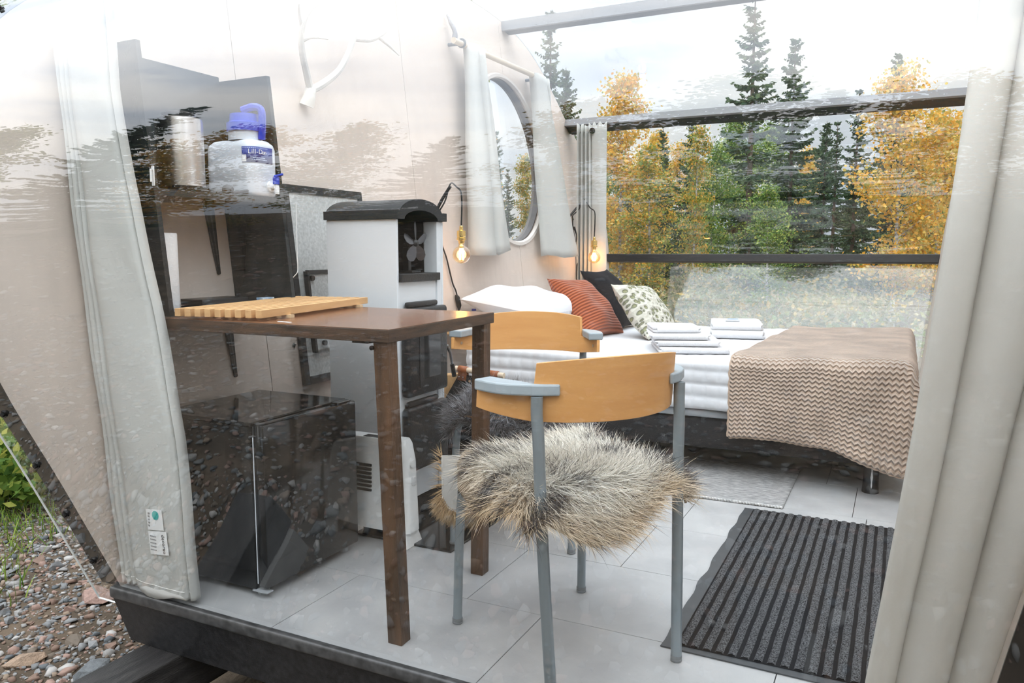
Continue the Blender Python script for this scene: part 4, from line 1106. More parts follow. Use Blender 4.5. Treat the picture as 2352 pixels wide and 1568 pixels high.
def smock_mat():
    m = bpy.data.materials.new('olive_smocked_print'); m.use_nodes = True
    t = m.node_tree; b = t.nodes['Principled BSDF']; N = t.nodes.new; K = t.links.new
    b.inputs['Roughness'].default_value = .85; b.inputs['Specular IOR Level'].default_value = .2
    c = N('ShaderNodeTexCoord'); v = N('ShaderNodeTexVoronoi'); v.inputs['Scale'].default_value = 36; v.inputs['Randomness'].default_value = .8
    K(c.outputs['UV'], v.inputs['Vector'])
    r = N('ShaderNodeValToRGB'); e = r.color_ramp.elements
    e[0].position, e[0].color = .16, (.33, .33, .19, 1); e[1].position, e[1].color = .80, (.66, .64, .56, 1)
    x = e.new(.34); x.color = (.25, .26, .16, 1); x = e.new(.42); x.color = (.16, .16, .13, 1); x = e.new(.48); x.color = (.60, .58, .50, 1)
    K(v.outputs['Distance'], r.inputs['Fac']); K(r.outputs['Color'], b.inputs['Base Color'])
    bp = N('ShaderNodeBump'); bp.inputs['Strength'].default_value = .9; bp.inputs['Distance'].default_value = .02; K(v.outputs['Distance'], bp.inputs['Height']); K(bp.outputs['Normal'], b.inputs['Normal'])
    return m
cushion('cushion', 'cream and olive puckered print cushion in front of the black cushion', 'cushion', .41, .38, .16, smock_mat(), (.80, 2.77, .672), lean(math.radians(-8), math.radians(40), math.radians(-4)), seed=8, pinch=.12)

# ------------------------------------------------------------------ folded towels
M_towel = mat('white_terry', (.75, .75, .77), .95, spec=.1, bump=.35, bscale=260)
def towel(label, c, w, d, h, rz, layers=2, seed=0, group=None):
    """folded towel: layers of soft slab joined by a rounded fold on one side"""
    r_ = np.random.default_rng(seed); g = G(); t = h / layers
    for k in range(layers):
        z0 = k * t; sh = r_.uniform(-.006, .006, 2)
        n1, n2 = 16, 12
        rx, ry, tt = w / 2 + sh[0], d / 2 + sh[1], t * .98
        V = []; m_ = 4 * 7
        levels = [(0, .5), (.15, .15), (.5, 0), (.85, .15), (1, .5)]
        for (lz, ins) in levels:
            i_ = ins * tt
            for q, (sx, sy) in enumerate(((1, 1), (-1, 1), (-1, -1), (1, -1))):
                for kk in range(7):
                    a = math.pi / 2 * (q + kk / 6); rr = .022
                    x, y = sx * (rx - i_ - rr) + rr * math.cos(a), sy * (ry - i_ - rr) + rr * math.sin(a)
                    V.append((x, y, z0 + lz * tt + .003 * math.sin(x * 25 + seed) * (lz if k == layers - 1 else 0)))
        Fc = [(i * m_ + j, i * m_ + (j + 1) % m_, (i + 1) * m_ + (j + 1) % m_, (i + 1) * m_ + j) for i in range(4) for j in range(m_)]
        Fc += [tuple(range(m_ - 1, -1, -1)), tuple(4 * m_ + j for j in range(m_))]
        g.add(V, Fc)
    # the rolled fold that wraps the layers on the viewer's edge
    g.tube([(-w / 2 + .012, -d / 2 + t * .35, h / 2), (w / 2 - .012, -d / 2 + t * .35, h / 2)], h / 2 * .96, 12)
    V = np.array(g.v) @ rotz(rz).T + np.array(c); g.v = [tuple(p) for p in V]
    o = g.build('folded_towel', M_towel, None, smooth=True, angle=60); return tag(o, label, 'towel', group)
zt = BTOP - .012
GT = 'folded towels on the bed'
towel('large folded white towel at the bottom of the nearer towel stack', (1.155, 2.29, zt), .33, .40, .030, math.radians(22), 2, 1, GT)
towel('folded white towel second from the bottom of the nearer stack', (1.135, 2.28, zt + .0305), .30, .36, .028, math.radians(20), 2, 2, GT)
towel('folded white towel third from the bottom of the nearer stack', (1.10, 2.28, zt + .059), .28, .34, .026, math.radians(19), 2, 3, GT)
towel('small folded white towel on top of the nearer stack', (1.075, 2.30, zt + .0855), .22, .26, .026, math.radians(24), 2, 4, GT)
towel('folded white towel at the bottom of the farther towel pair', (1.255, 3.02, zt), .29, .36, .042, math.radians(10), 2, 5, GT)
towel('folded white towel with a soap packet on it, upper of the farther pair', (1.245, 3.03, zt + .0425), .28, .34, .040, math.radians(12), 2, 6, GT)
sp = thing('soap_packet', 'tiny blue and white wrapped soap packet on the folded towel', 'soap', (1.235, 2.98, zt + .0855))
Rz = rotz(math.radians(8))
g = G(); rrect_loft(g, [(-.036, .036, -.017, .017, .004, 0), (-.040, .040, -.02, .02, .004, .005), (-.034, .034, -.016, .016, .004, .010)], 2); V = np.array(g.v) @ Rz.T + np.array(sp.location); g.v = [tuple(p) for p in V]; g.build('wrapper', mat('clear_wrap_white', (.75, .82, .88), .2), sp, smooth=True)
g = G(); g.box((-.028, -.0145, .0101), (.028, .0145, .0110)); V = np.array(g.v) @ Rz.T + np.array(sp.location); g.v = [tuple(p) for p in V]; g.build('blue_print', mat('bright_blue_print', (.01, .20, .55), .5), sp)

# ------------------------------------------------------------------ plush blanket over the bed foot
def blanket():
    ts = np.linspace(0, 1, 150)
    # profile over the bed across y: front hang .36 m, top, back hang .1
    top0, r = BTOP + .012, .055
    L1, Ltop, L3 = .30, (BY1 - BY0) - .10, .10
    tot = L1 + .085 + Ltop + L3
    nu, nv = 150, 96; P = np.zeros((nu, nv, 3)); uv = []
    for i in range(nu):
        for j in range(nv):
            s_ = i / (nu - 1) * tot; w = j / (nv - 1)        # w across x: 0 at x=1.42 ... 1 beyond the foot end
            x = 1.425 + w * .80
            # foot end drapes down beyond BX1
            over = max(0.0, x - (BX1 + .01))
            hang = L1 + .10 * w ** 2.0 - .02 * math.sin(w * 5) ; s2 = s_ - L1
            if s_ < L1:
                k = (L1 - s_) / L1
                z = top0 - r - k * hang; y = BY0 - .018 - .035 * k * (.4 + .8 * w) + .016 * math.sin(w * 12 + k * 2) * k + .007 * math.sin(w * 27) * k
            elif s2 < .085:
                a = math.pi / 2 * s2 / .085; y = BY0 - .018 + r - r * math.cos(a); z = top0 - r + r * math.sin(a)
            elif s2 < .085 + Ltop:
                y = BY0 - .018 + r + (s2 - .085); z = top0
            else:
                q = s2 - .085 - Ltop; y = BY0 - .018 + r + Ltop + .03 * math.sin(min(q / .05, math.pi / 2)); z = top0 - q
            if over > 0:
                xx = BX1 + .01 + .05 * math.sin(min(over / .05, math.pi / 2)) + .004 * math.sin(s_ * 30); dz = max(0, over - .03)
                topk = min(1, max(0, (z - (top0 - .2)) / .2))
                z -= dz * (1.0 * topk + .45 * (1 - topk)); xx = xx + (1 - topk) * (.03 * math.sin(over * 18)); x = xx
            else:
                z += -.016 * math.sin(math.pi * (x - BX0) / (BX1 - BX0)) * (1 if s_ > L1 else .4)
            z += .003 * math.sin(x * 21 + s_ * 8) + .0025 * math.sin(s_ * 17 - x * 9)
            skew = -.06 * (s_ - L1) / tot if s_ > L1 else 0.0
            P[i, j] = (x + (0.10 * (s_ - L1) / tot if s_ > L1 and w < 1 else 0) * (1 - w), y, z); uv.append((x, s_))
    return P, uv
P, uv = blanket()
bl = thing('blanket', 'beige plush chevron throw blanket draped over the bed foot', 'blanket', (1.8, 2.4, .1))
M_bl = wave_mat('beige_chevron_plush', (.47, .335, .25), (.66, .52, .42), 17, .9, bump=1.0, dist=.010, zig=(.75, .0125), sheen=.4, var=.22)
g = G(); g.grid(P[:, ::-1]); uvr = np.array(uv).reshape(P.shape[0], P.shape[1], 2)[:, ::-1].reshape(-1, 2)
o = g.build('throw', M_bl, bl, smooth=True, uv=uvr, angle=180); md = o.modifiers.new('s', 'SOLIDIFY'); md.thickness = .012; md.offset = 1
M_blh = mat('beige_plush_hem', (.58, .44, .34), .95, spec=.1, var=.15, vscale=20, bump=.6, bscale=90)
for line, nm in ((P[0, :], 'hem'), (P[:, 0], 'hem'), (P[:, -1], 'hem')):
    g = G(); n_ = len(line); rr = [.0095 + .0018 * math.sin(i * 1.9) for i in range(n_)]
    g.tube(line + np.array((0, 0, .002)), rr, 8); g.build(nm, M_blh, bl, smooth=True)

# ------------------------------------------------------------------ woven rug and ribbed mat
M_rug = mat('grey_flatweave', (.84, .83, .82), .95, spec=.1, var=.6, vscale=26, stretch=(1.2, 9, 1), color2=(.36, .36, .37), bump=.8, bscale=130, detail=5)
rug = thing('rug', 'grey flecked flatweave rug on the floor beside the bed', 'rug', (1.3, 1.9, 0))
rx0, rx1, ry0, ry1 = .93, 1.70, 1.62, 2.22
n1, n2 = 60, 50; P = np.zeros((n1, n2, 3))
for i, x in enumerate(np.linspace(rx0, rx1, n1)):
    for j, y in enumerate(np.linspace(ry0, ry1, n2)):
        P[i, j] = (x, y + .012 * (x - rx0) / (rx1 - rx0), .0085 + .0012 * math.sin(y * 260 + x * 20) + .0008 * math.sin(x * 33))
g = G(); g.grid(P); o = g.build('weave', M_rug, rug, smooth=True, angle=180); md = o.modifiers.new('s', 'SOLIDIFY'); md.thickness = .006; md.offset = -1
g = G()
for k in range(64):
    x = rx0 + (rx1 - rx0) * (k + .5) / 64; yy = ry0 + .012 * (x - rx0) / (rx1 - rx0)
    g.tube([(x - .005, yy + .004, .0075), (x + .004, yy - .004, .0065)], .0045, 5)
g.build('bound_edge', mat('pale_yarn', (.70, .69, .67), .95, var=.5, vscale=60, color2=(.4, .4, .4)), rug, smooth=True)
mt = thing('ribbed_mat', 'black ribbed entrance mat with rubber border on the grey tiles', 'mat', (1.83, .96, 0))
mx0, mx1, my0, my1 = 1.565, 2.17, .362, 1.575
M_rubber = mat('dark_grey_rubber', (.055, .06, .066), .5, var=.15, vscale=20)
edge = []
for i, t in enumerate(np.linspace(0, 1, 40)): edge.append((mx0 + .0035 * math.sin(t * 31) * math.sin(t * 3.1) + .002 * math.sin(t * 47), my0 + (my1 - my0) * t))
g = G(); poly = edge + [(mx1, my1 - .012), (mx1, my0 - .012)]
g.prism(poly, lambda p, k: (p[0], p[1], .0006 + .0036 * k)); g.build('rubber_border', M_rubber, mt)
M_pile = mat('black_mat_pile', (.30, .305, .32), .95, spec=.1, var=.9, vscale=260, color2=(.02, .02, .023), bump=1.0, bscale=700, detail=2)
M_pile_lo = mat('black_mat_groove', (.012, .012, .014), .95, spec=.1, bump=.6, bscale=500)
g = G(); g.box((mx0 + .035, my0 + .02, .0043), (mx1 - .03, my1 - .012, .0062)); g.build('backing_pile', M_pile_lo, mt)
nr = 17; pitch = (mx1 - mx0 - .075) / nr
for k in range(nr):
    xa = mx0 + .040 + k * pitch
    P = np.zeros((5, 30, 3))
    for i, (dx, dz) in enumerate(((0, .0062), (.10, .0100), (.33, .0112), (.56, .0100), (.66, .0062))):
        for j, y in enumerate(np.linspace(my0 + .022, my1 - .014, 30)):
            P[i, j] = (xa + dx * pitch + .0006 * math.sin(y * 40 + k * .3), y, dz)
    g = G(); g.grid(P[:, ::-1]); g.build('rib', M_pile, mt, smooth=True, angle=180)

# ------------------------------------------------------------------ hair strands for the sheepskins
def strands(P, D, length, width, seg=3, droop=.35, curl=.25, colfn=None, seed=1, clump=None):
    r_ = np.random.default_rng(seed); n = len(P)
    D = D / np.linalg.norm(D, axis=1)[:, None]
    Ls = length * r_.uniform(.6, 1.25, n)
    side = np.cross(D, r_.normal(size=(n, 3))); side /= np.linalg.norm(side, axis=1)[:, None]
    bend = r_.normal(size=(n, 3)) * curl + np.array((0, 0, -droop)); 
    if clump is not None: bend = bend + clump
    V = np.zeros((n, 2 * seg + 1, 3)); C = np.zeros((n, 2 * seg + 1, 3))
    for k in range(seg + 1):
        t = k / seg
        c = P + (D * t + bend * t * t * .6) * Ls[:, None]
        w = width * (1 - t) ** .7
        if k < seg:
            V[:, 2 * k] = c - side * w / 2; V[:, 2 * k + 1] = c + side * w / 2
        else: V[:, 2 * seg] = c
        cc = colfn(t, n, r_, P)
        if k < seg: C[:, 2 * k] = cc; C[:, 2 * k + 1] = cc
        else: C[:, 2 * seg] = cc
    base = (np.arange(n) * (2 * seg + 1))[:, None]
    tri = []
    for k in range(seg - 1): tri += [[2 * k, 2 * k + 1, 2 * k + 3], [2 * k, 2 * k + 3, 2 * k + 2]]
    tri.append([2 * seg - 2, 2 * seg - 1, 2 * seg])
    F = (base[:, :, None] + np.array(tri)[None]).reshape(-1, 3)
    return V.reshape(-1, 3), F, C.reshape(-1, 3)

def sample_grid(P, n, seed=0):
    """random points and normals on a (a,b,3) grid"""
    r_ = np.random.default_rng(seed); a, b = P.shape[:2]
    A = P[1:, :-1] - P[:-1, :-1]; B = P[:-1, 1:] - P[:-1, :-1]; Nn = np.cross(A, B); ar = np.linalg.norm(Nn, axis=2)
    p = ar.ravel() / ar.sum(); idx = r_.choice(len(p), n, p=p); i, j = idx // (b - 1), idx % (b - 1)
    u, v = r_.random(n)[:, None], r_.random(n)[:, None]
    pts = (P[i, j] * (1 - u) * (1 - v) + P[i + 1, j] * u * (1 - v) + P[i, j + 1] * (1 - u) * v + P[i + 1, j + 1] * u * v)
    nn = Nn[i, j] / ar[i, j][:, None]
    return pts, nn, i / (a - 1), j / (b - 1)

# ------------------------------------------------------------------ chairs
M_ply = mat('beech_plywood', (.78, .40, .14), .35, var=.12, vscale=3, stretch=(1, 1, 9), color2=(.70, .335, .11), spec=.5)
M_plyedge = mat('plywood_edge', (.45, .27, .13), .6, var=.3, vscale=60)
M_tube = mat('grey_lacquered_tube', (.26, .30, .325), .32, metal=.35)
M_armr = mat('grey_painted_armrest', (.36, .41, .445), .4)
def make_chair(label, loc, rz):
    t = thing('armchair', label, 'chair', loc, rz, 'beech armchairs at the table')
    # plan curve of the back: s in [-1, 1] -> (x, y)
    HW, Y0, SAG = .262, -.238, .200
    def plan(s_): return np.array((HW * math.sin(s_ * 1.35) / math.sin(1.35), Y0 + SAG * (1 - math.cos(s_ * 1.35)) / (1 - math.cos(1.35))))
    ns = 41; ss = np.linspace(-1, 1, ns)
    tall = .58
    g = G(); top = []; bot = []
    for s_ in ss:
        a = abs(s_)
        if a <= tall: zt_ = .775 - .012 * (a / tall) ** 2
        else: zt_ = .690
        zb_ = .628 + .008 * a * a
        top.append(zt_); bot.append(zb_)
    th = .011
    def shell(ss_, zb_l, zt_l, name):
        n_ = len(ss_); Pi = np.zeros((n_, 5, 3)); Po = np.zeros((n_, 5, 3))
        for i, s_ in enumerate(ss_):
            p = plan(s_); q = plan(s_ + .01) - p; q /= np.linalg.norm(q); nrm = np.array((q[1], -q[0]))
            for k in range(5):
                z = zb_l[i] + (zt_l[i] - zb_l[i]) * k / 4
                lean_ = -.10 * (z - .70)
                Pi[i, k] = (p[0], p[1] + lean_, z); Po[i, k] = (p[0] + nrm[0] * th, p[1] + nrm[1] * th + lean_, z)
        g = G(); b = 5; V = np.vstack([Pi.reshape(-1, 3), Po.reshape(-1, 3)]); off = n_ * b; Fc = []
        for i in range(n_ - 1):
            for k in range(b - 1):
                Fc.append((i * b + k, i * b + k + 1, (i + 1) * b + k + 1, (i + 1) * b + k)); Fc.append((off + i * b + k, off + (i + 1) * b + k, off + (i + 1) * b + k + 1, off + i * b + k + 1))
            Fc.append((i * b, (i + 1) * b, off + (i + 1) * b, off + i * b)); Fc.append((i * b + b - 1, off + i * b + b - 1, off + (i + 1) * b + b - 1, (i + 1) * b + b - 1))
        for k in range(b - 1):
            Fc.append((k, off + k, off + k + 1, k + 1)); e = (n_ - 1) * b; Fc.append((e + k, e + k + 1, off + e + k + 1, off + e + k))
        g.add(V, Fc); return g
    # full-width band and taller middle as one outline: dense columns with a step at |s| = tall
    s_all = sorted(set(ss.tolist() + [-tall, tall, -tall - .012, tall + .012]))
    zt_l = [(.775 - .014 * (abs(s_) / tall) ** 2) if abs(s_) <= tall + 1e-9 else .690 for s_ in s_all]
    zb_l = [.628 + (.014 * max(0, abs(s_) - .6) / .4) + .006 * s_ * s_ for s_ in s_all]
    g = shell(s_all, zb_l, zt_l, 'backrest'); br = g.build('backrest', M_ply, t, world=False, smooth=True, angle=40, bevel=.002)
    for sg in (-1, 1):
        # armrest: bent flat bar lying on the band end, its tail running along the outside of the back
        sv = (.43, .52, .585, .70, .80, .88, .96); V = []
        for i, q_ in enumerate(sv):
            p = plan(sg * q_); q = plan(sg * q_ + .01) - p; q /= np.linalg.norm(q); nrm = np.array((q[1], -q[0]))
            wo = (.020, .026, .030, .036, .036, .030, .022)[i]; wi = (-.0112, -.0112, -.0112, .014, .022, .028, .030)[i]
            o1, i1 = p + nrm * wo, p - nrm * wi
            if i == 6: o1 = o1 + q * sg * .012; i1 = i1 + q * sg * .012
            for z in (.6905, .716): V += [(o1[0], o1[1], z), (i1[0], i1[1], z)]
        Fc = []
        for i in range(6):
            a, b = 4 * i, 4 * i + 4
            Fc += [(a, a + 1, b + 1, b), (a + 2, b + 2, b + 3, a + 3), (a, b, b + 2, a + 2), (a + 1, a + 3, b + 3, b + 1)]
        Fc += [(0, 2, 3, 1), (24, 25, 27, 26)]
        if sg < 0: Fc = [q[::-1] for q in Fc]
        g = G(); g.add(V, Fc); g.build('armrest', M_armr, t, world=False, bevel=.004)
        # rear leg: straight below, bent back to the armrest above the seat
        p = plan(sg * .56); q = plan(sg * .56 + .01) - p; q /= np.linalg.norm(q); pr = p + np.array((q[1], -q[0])) * .026
        P = smooth_path([(sg * .182, -.222, .012), (sg * .192, -.205, .30), (sg * .196, -.196, .46), (pr[0] * .99, pr[1] * .5 - .098, .59), (pr[0], pr[1], .65), (pr[0], pr[1], .6895)], 6)
        g = G(); g.tube(P, .0135, 14); lg = g.build('leg', M_tube, t, world=False, smooth=True)
        g = G(); g.lathe([(.0125, 0), (.0142, .002), (.0142, .006), (.0128, .007), (.0128, .0095), (.0142, .010), (.0142, .016)], (sg * .182, -.222, 0), 14); g.build('leg_cap', mat('grey_cap', (.2, .21, .22), .5), lg, world=False, smooth=True)
        P = smooth_path([(sg * .203, .222, .012), (sg * .198, .215, .25), (sg * .190, .205, .40), (sg * .175, .190, .428), (sg * .13, .17, .432)], 6)
        g = G(); g.tube(P, .0125, 14); lg = g.build('leg', M_tube, t, world=False, smooth=True)
        g = G(); g.lathe([(.0125, 0), (.0142, .002), (.0142, .006), (.0128, .007), (.0128, .0095), (.0142, .010), (.0142, .016)], (sg * .203, .222, 0), 14); g.build('leg_cap', mat('grey_cap', (.2, .21, .22), .5), lg, world=False, smooth=True)
        p = plan(sg * .86); q = plan(sg * .86 + .01) - p; q /= np.linalg.norm(q); nrm = np.array((q[1], -q[0]))
        g = G(); g.tube([(p[0] - nrm[0] * .003, p[1] - nrm[1] * .003, .665), (p[0] + nrm[0] * .0005, p[1] + nrm[1] * .0005, .665)], .006, 10); g.build('bolt', mat('bolt_zinc', (.5, .5, .5), .3, metal=1), br, world=False)
    g = G(); g.tube([(-.195, .17, .432), (.195, .17, .432)], .0115, 10); g.build('seat_rail', M_tube, t, world=False)
    g = G(); g.tube([(-.195, -.16, .432), (.195, -.16, .432)], .0115, 10); g.build('seat_rail', M_tube, t, world=False)
    g = G(); rrect_loft(g, [(-.205, .205, -.19, .215, .06, .444), (-.207, .207, -.192, .217, .06, .449), (-.205, .205, -.19, .215, .06, .454)], 6); g.build('seat', M_ply, t, world=False, smooth=True, angle=40)
    return t
CH1 = (1.333, .2875); A1 = math.atan2(.565, -.825) - math.pi / 2
CH2 = (.87, 1.0); A2 = math.atan2(-.96, .28) - math.pi / 2
make_chair('beech armchair with its curved back towards the viewer, tan fur on its seat', (*CH1, 0), A1)
make_chair('beech armchair facing the viewer beyond the table, grey fur on its seat', (*CH2, 0), A2)

def pelt_grid(outline_fn, n=46):
    P = np.zeros((n, n, 3))
    for i in range(n):
        for j in range(n):
            P[i, j] = outline_fn(2 * i / (n - 1) - 1, 2 * j / (n - 1) - 1)
    return P
def seat_pelt(hx, hy, drop_f, drop_b, drop_s, seed):
    """skin lying over the seat, its rim sagging over the edges (chair coordinates)"""
    r_ = np.random.default_rng(seed); ph = r_.uniform(0, 6, 8)
    def f(u, v):
        # disc-like outline
        k = max(abs(u), abs(v)); 
        if k > 0:
            l2 = math.hypot(u, v); m_ = k / l2 if l2 > 0 else 1; u2, v2 = u * (m_ + (1 - m_) * .5), v * (m_ + (1 - m_) * .5)
        else: u2, v2 = u, v
        ang = math.atan2(v2, u2); rim = 1 + .05 * math.sin(3 * ang + ph[0]) + .04 * math.sin(5 * ang + ph[1])
        x, y = u2 * hx * rim, v2 * hy * rim
        sx, sy = .19, .20
        ex = max(0, abs(x) - sx); eyf = max(0, y - sy); eyb = max(0, -y - .165)
        z = .472 + .008 * math.sin(u * 5 + ph[2]) * math.cos(v * 4 + ph[3])
        xx = math.copysign(min(abs(x), sx + ex * .42), x) if ex > 0 else x
        yy = y if eyf <= 0 and eyb <= 0 else (sy + eyf * .4 if eyf > 0 else -.165 - eyb * .4)
        z -= ex * drop_s * (1 + .35 * math.sin(y * 12 + ph[4])) + eyf * drop_f + eyb * drop_b * (1 + .5 * math.sin(x * 14 + ph[5]))
        return (xx, yy, z)
    return pelt_grid(f)
def place(P, c, a): return P @ rotz(a).T + np.array((*c, 0))

# tan long-haired throw
P = place(seat_pelt(.335, .315, .62, .55, .60, 3), CH1, A1)
Pl = (P - np.array((*CH1, 0))) @ rotz(A1); Pl[..., 1] = np.where(Pl[..., 0] < -.06, np.minimum(Pl[..., 1], .205), Pl[..., 1]); Pl[..., 0] = np.where(Pl[..., 1] > .03, np.maximum(Pl[..., 0], -.205), Pl[..., 0]); P = place(Pl, CH1, A1)
fur1 = thing('fur_throw', 'tan and cream long-haired fur throw with dark tips on the nearer chair', 'fur throw', (*CH1, .457))
g = G(); g.grid(P); g.build('hide', mat('tan_hide', (.42, .32, .22), .9), fur1, smooth=True, angle=180, solid=.006)
pts, nn, iu, iv = sample_grid(P, 46000, 11)
if nn[:, 2].mean() < 0: nn = -nn
ql = (pts - np.array((*CH1, 0))) @ rotz(A1); keep = ~(((ql[:, 0] < -.13) & (ql[:, 1] > .15)) | ((ql[:, 0] < -.19) & (ql[:, 1] > .04) & (pts[:, 2] < .44))); pts, nn = pts[keep], nn[keep]
def vnoise(x, y, seed):
    """smooth value noise on a lattice"""
    t_ = np.random.default_rng(seed).random((64, 64)); xi, yi = np.floor(x).astype(int), np.floor(y).astype(int); fx, fy = x - xi, y - yi
    fx, fy = fx * fx * (3 - 2 * fx), fy * fy * (3 - 2 * fy); a = lambda i, j: t_[(xi + i) % 64, (yi + j) % 64]
    return (a(0, 0) * (1 - fx) + a(1, 0) * fx) * (1 - fy) + (a(0, 1) * (1 - fx) + a(1, 1) * fx) * fy
def tan_col(t, n, r_, P_):
    q = (P_ - np.array((*CH1, 0))) @ rotz(A1); x, y = q[:, 0], q[:, 1]
    wx, wy = x + .05 * (vnoise(x * 9, y * 9, 2) - .5), y + .05 * (vnoise(x * 9 + 9, y * 9, 3) - .5)
    st = vnoise(wx * 11 + 20, wy * 34 + 20, 4) * .6 + vnoise(wx * 30 + 5, wy * 45 + 5, 5) * .4
    rn = np.random.default_rng(5).random(n); rn2 = np.random.default_rng(15).random(n)
    rimk = np.clip(np.maximum(np.abs(x) / .21, np.abs(y) / .21) - .80, 0, .4)[:, None] / .4
    cream = np.array((.97, .92, .83)); tanc = np.array((.78, .54, .29)); dark = np.array((.045, .037, .042))
    base = cream * (1 - rimk) + tanc * rimk
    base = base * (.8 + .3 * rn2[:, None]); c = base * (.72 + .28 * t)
    isdark = rn < np.clip((st - .50) * 5.5, .05, .88)
    tip = np.clip((t - .12) / .4, 0, 1); c[isdark] = c[isdark] * (1 - tip) + dark * tip
    return np.clip(c, 0, .95)
flow = np.column_stack([np.sin(pts[:, 1] * 9 + 1) * .5, np.cos(pts[:, 0] * 8) * .5, np.zeros(len(pts))])
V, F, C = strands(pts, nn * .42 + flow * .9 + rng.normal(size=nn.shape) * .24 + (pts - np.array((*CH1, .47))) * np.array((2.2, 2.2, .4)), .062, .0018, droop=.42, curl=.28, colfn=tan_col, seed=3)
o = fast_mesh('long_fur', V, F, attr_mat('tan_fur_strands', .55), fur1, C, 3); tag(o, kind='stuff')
# turned-down flap that shows its stitched suede back
fl_c = np.array((1.036, .268, 0)); Rf = rotz(math.radians(28))
def flap_pts(w, h, n=28):
    out = []
    for k in range(n):
        a = math.pi * k / (n - 1); out.append((w * math.cos(math.pi + a), -h + (h * .55) * (1 - math.sin(a)) if False else -h + w * .9 * (1 - math.sin(a))))
    return [(-w, .0)] + out + [(w, .0)]
g = G(); poly = flap_pts(.052, .158)
g.prism(poly, lambda p, k: fl_c + Rf @ np.array((p[0], .004 * k, 0)) + np.array((0, 0, .46 + p[1])))
fp = g.build('turned_flap', mat('grey_suede', (.62, .60, .57), .9, var=.1, vscale=12), fur1)
g = G()
pl_ = [fl_c + Rf @ np.array((p[0] * .97, .0055, 0)) + np.array((0, 0, .46 + p[1] * .985)) for p in poly]
pl_ = smooth_path(pl_, 4)
for k in range(0, len(pl_) - 2, 2): g.tube([pl_[k], pl_[k + 1]], .0011, 4)
pl2 = [fl_c + Rf @ np.array((p[0] * .97, -.0015, 0)) + np.array((0, 0, .46 + p[1] * .985)) for p in poly]; pl2 = smooth_path(pl2, 4)
for k in range(0, len(pl2) - 2, 2): g.tube([pl2[k], pl2[k + 1]], .0011, 4)
g.build('stitching', mat('white_thread', (.85, .84, .8), .8), fp)
edgep = np.array([fl_c + Rf @ np.array((p[0], .002, 0)) + np.array((0, 0, .46 + p[1])) for p in poly]); ep = smooth_path(edgep, 6)
rp_ = np.repeat(ep, 26, axis=0) + rng.normal(size=(len(ep) * 26, 3)) * .003
dirs = rp_ - (fl_c + np.array((0, 0, .38))); dirs /= np.linalg.norm(dirs, axis=1)[:, None]
def tan2(t, n, r_, P_): return np.tile(np.array((.60, .42, .24)) * (1 - .15 * t), (n, 1))
V, F, C = strands(rp_, dirs + rng.normal(size=rp_.shape) * .25, .034, .0014, colfn=tan2, seed=9, droop=.3)
tag(fast_mesh('flap_fur', V, F, attr_mat('tan_fur_strands'), fp, C, 3), kind='stuff')

# grey curly sheepskin
P = place(seat_pelt(.295, .30, 1.0, .6, .9, 8), CH2, A2)
fur2 = thing('fur_throw', 'dark grey curly sheepskin on the chair beyond the table', 'fur throw', (*CH2, .457))
g = G(); g.grid(P); g.build('hide', mat('grey_hide', (.13, .12, .12), .9), fur2, smooth=True, angle=180, solid=.006)
pts, nn, iu, iv = sample_grid(P, 24000, 12)
if nn[:, 2].mean() < 0: nn = -nn
def grey_col(t, n, r_, P_):
    rn = np.random.default_rng(6).random(n)
    c = np.tile(np.array((.10, .09, .095)), (n, 1)) * (1 - t) + np.tile(np.array((.19, .18, .19)), (n, 1)) * t
    c[rn > .55] = c[rn > .55] * (1 - .8 * t) + np.array((.52, .51, .53)) * .8 * t
    return c
cl = np.column_stack([np.sin(pts[:, 0] * 60 + pts[:, 1] * 45), np.cos(pts[:, 1] * 70 - pts[:, 0] * 30), np.sin(pts[:, 0] * 50 - pts[:, 1] * 50)]) * .7
V, F, C = strands(pts, nn * .7 + rng.normal(size=nn.shape) * .3, .052, .0022, droop=.4, curl=.3, colfn=grey_col, seed=4, clump=cl)
tag(fast_mesh('curly_fur', V, F, attr_mat('grey_fur_strands', .5), fur2, C, 3), kind='stuff')

# ------------------------------------------------------------------ firewood bag, logs, wooden shelf
M_felt = mat('black_felt', (.014, .014, .016), .95, spec=.1)
M_leather = mat('cognac_leather', (.36, .105, .03), .45, var=.2, vscale=30)
bagc = (.40, 1.585)
bag = thing('firewood_bag', 'black felt firewood bag with a wooden dowel handle on leather loops', 'bag', (*bagc, 0.0005))
g = G()
secs = []
for z, hx, hy in ((.001, .14, .12), (.10, .16, .14), (.22, .165, .145), (.34, .16, .14)):
    secs.append([(bagc[0] - hx, bagc[1] - hy, z), (bagc[0] + hx, bagc[1] - hy, z), (bagc[0] + hx, bagc[1] + hy, z), (bagc[0] - hx, bagc[1] + hy, z)])
V = [p for s4 in secs for p in s4]; Fc = [(3, 2, 1, 0)]
for i in range(3):
    for j in range(4): Fc.append((4 * i + j, 4 * i + (j + 1) % 4, 4 * i + 4 + (j + 1) % 4, 4 * i + 4 + j))
g.add(V, Fc); g.build('felt_body', M_felt, bag, solid=.006)
g = G(); g.add([(bagc[0] - .13, bagc[1] - .142, .34), (bagc[0] + .16, bagc[1] - .142, .33), (bagc[0] + .145, bagc[1] - .08, .445), (bagc[0] - .085, bagc[1] - .08, .458)], [(0, 1, 2, 3)]); g.build('handle_flap', M_felt, bag, solid=.006)
d0, d1 = np.array((.300, 1.50, .484)), np.array((.545, 1.495, .468))
g = G(); g.tube([d0, d1], .0125, 12); g.build('dowel', mat('pale_dowel', (.74, .60, .45), .5), bag, smooth=True)
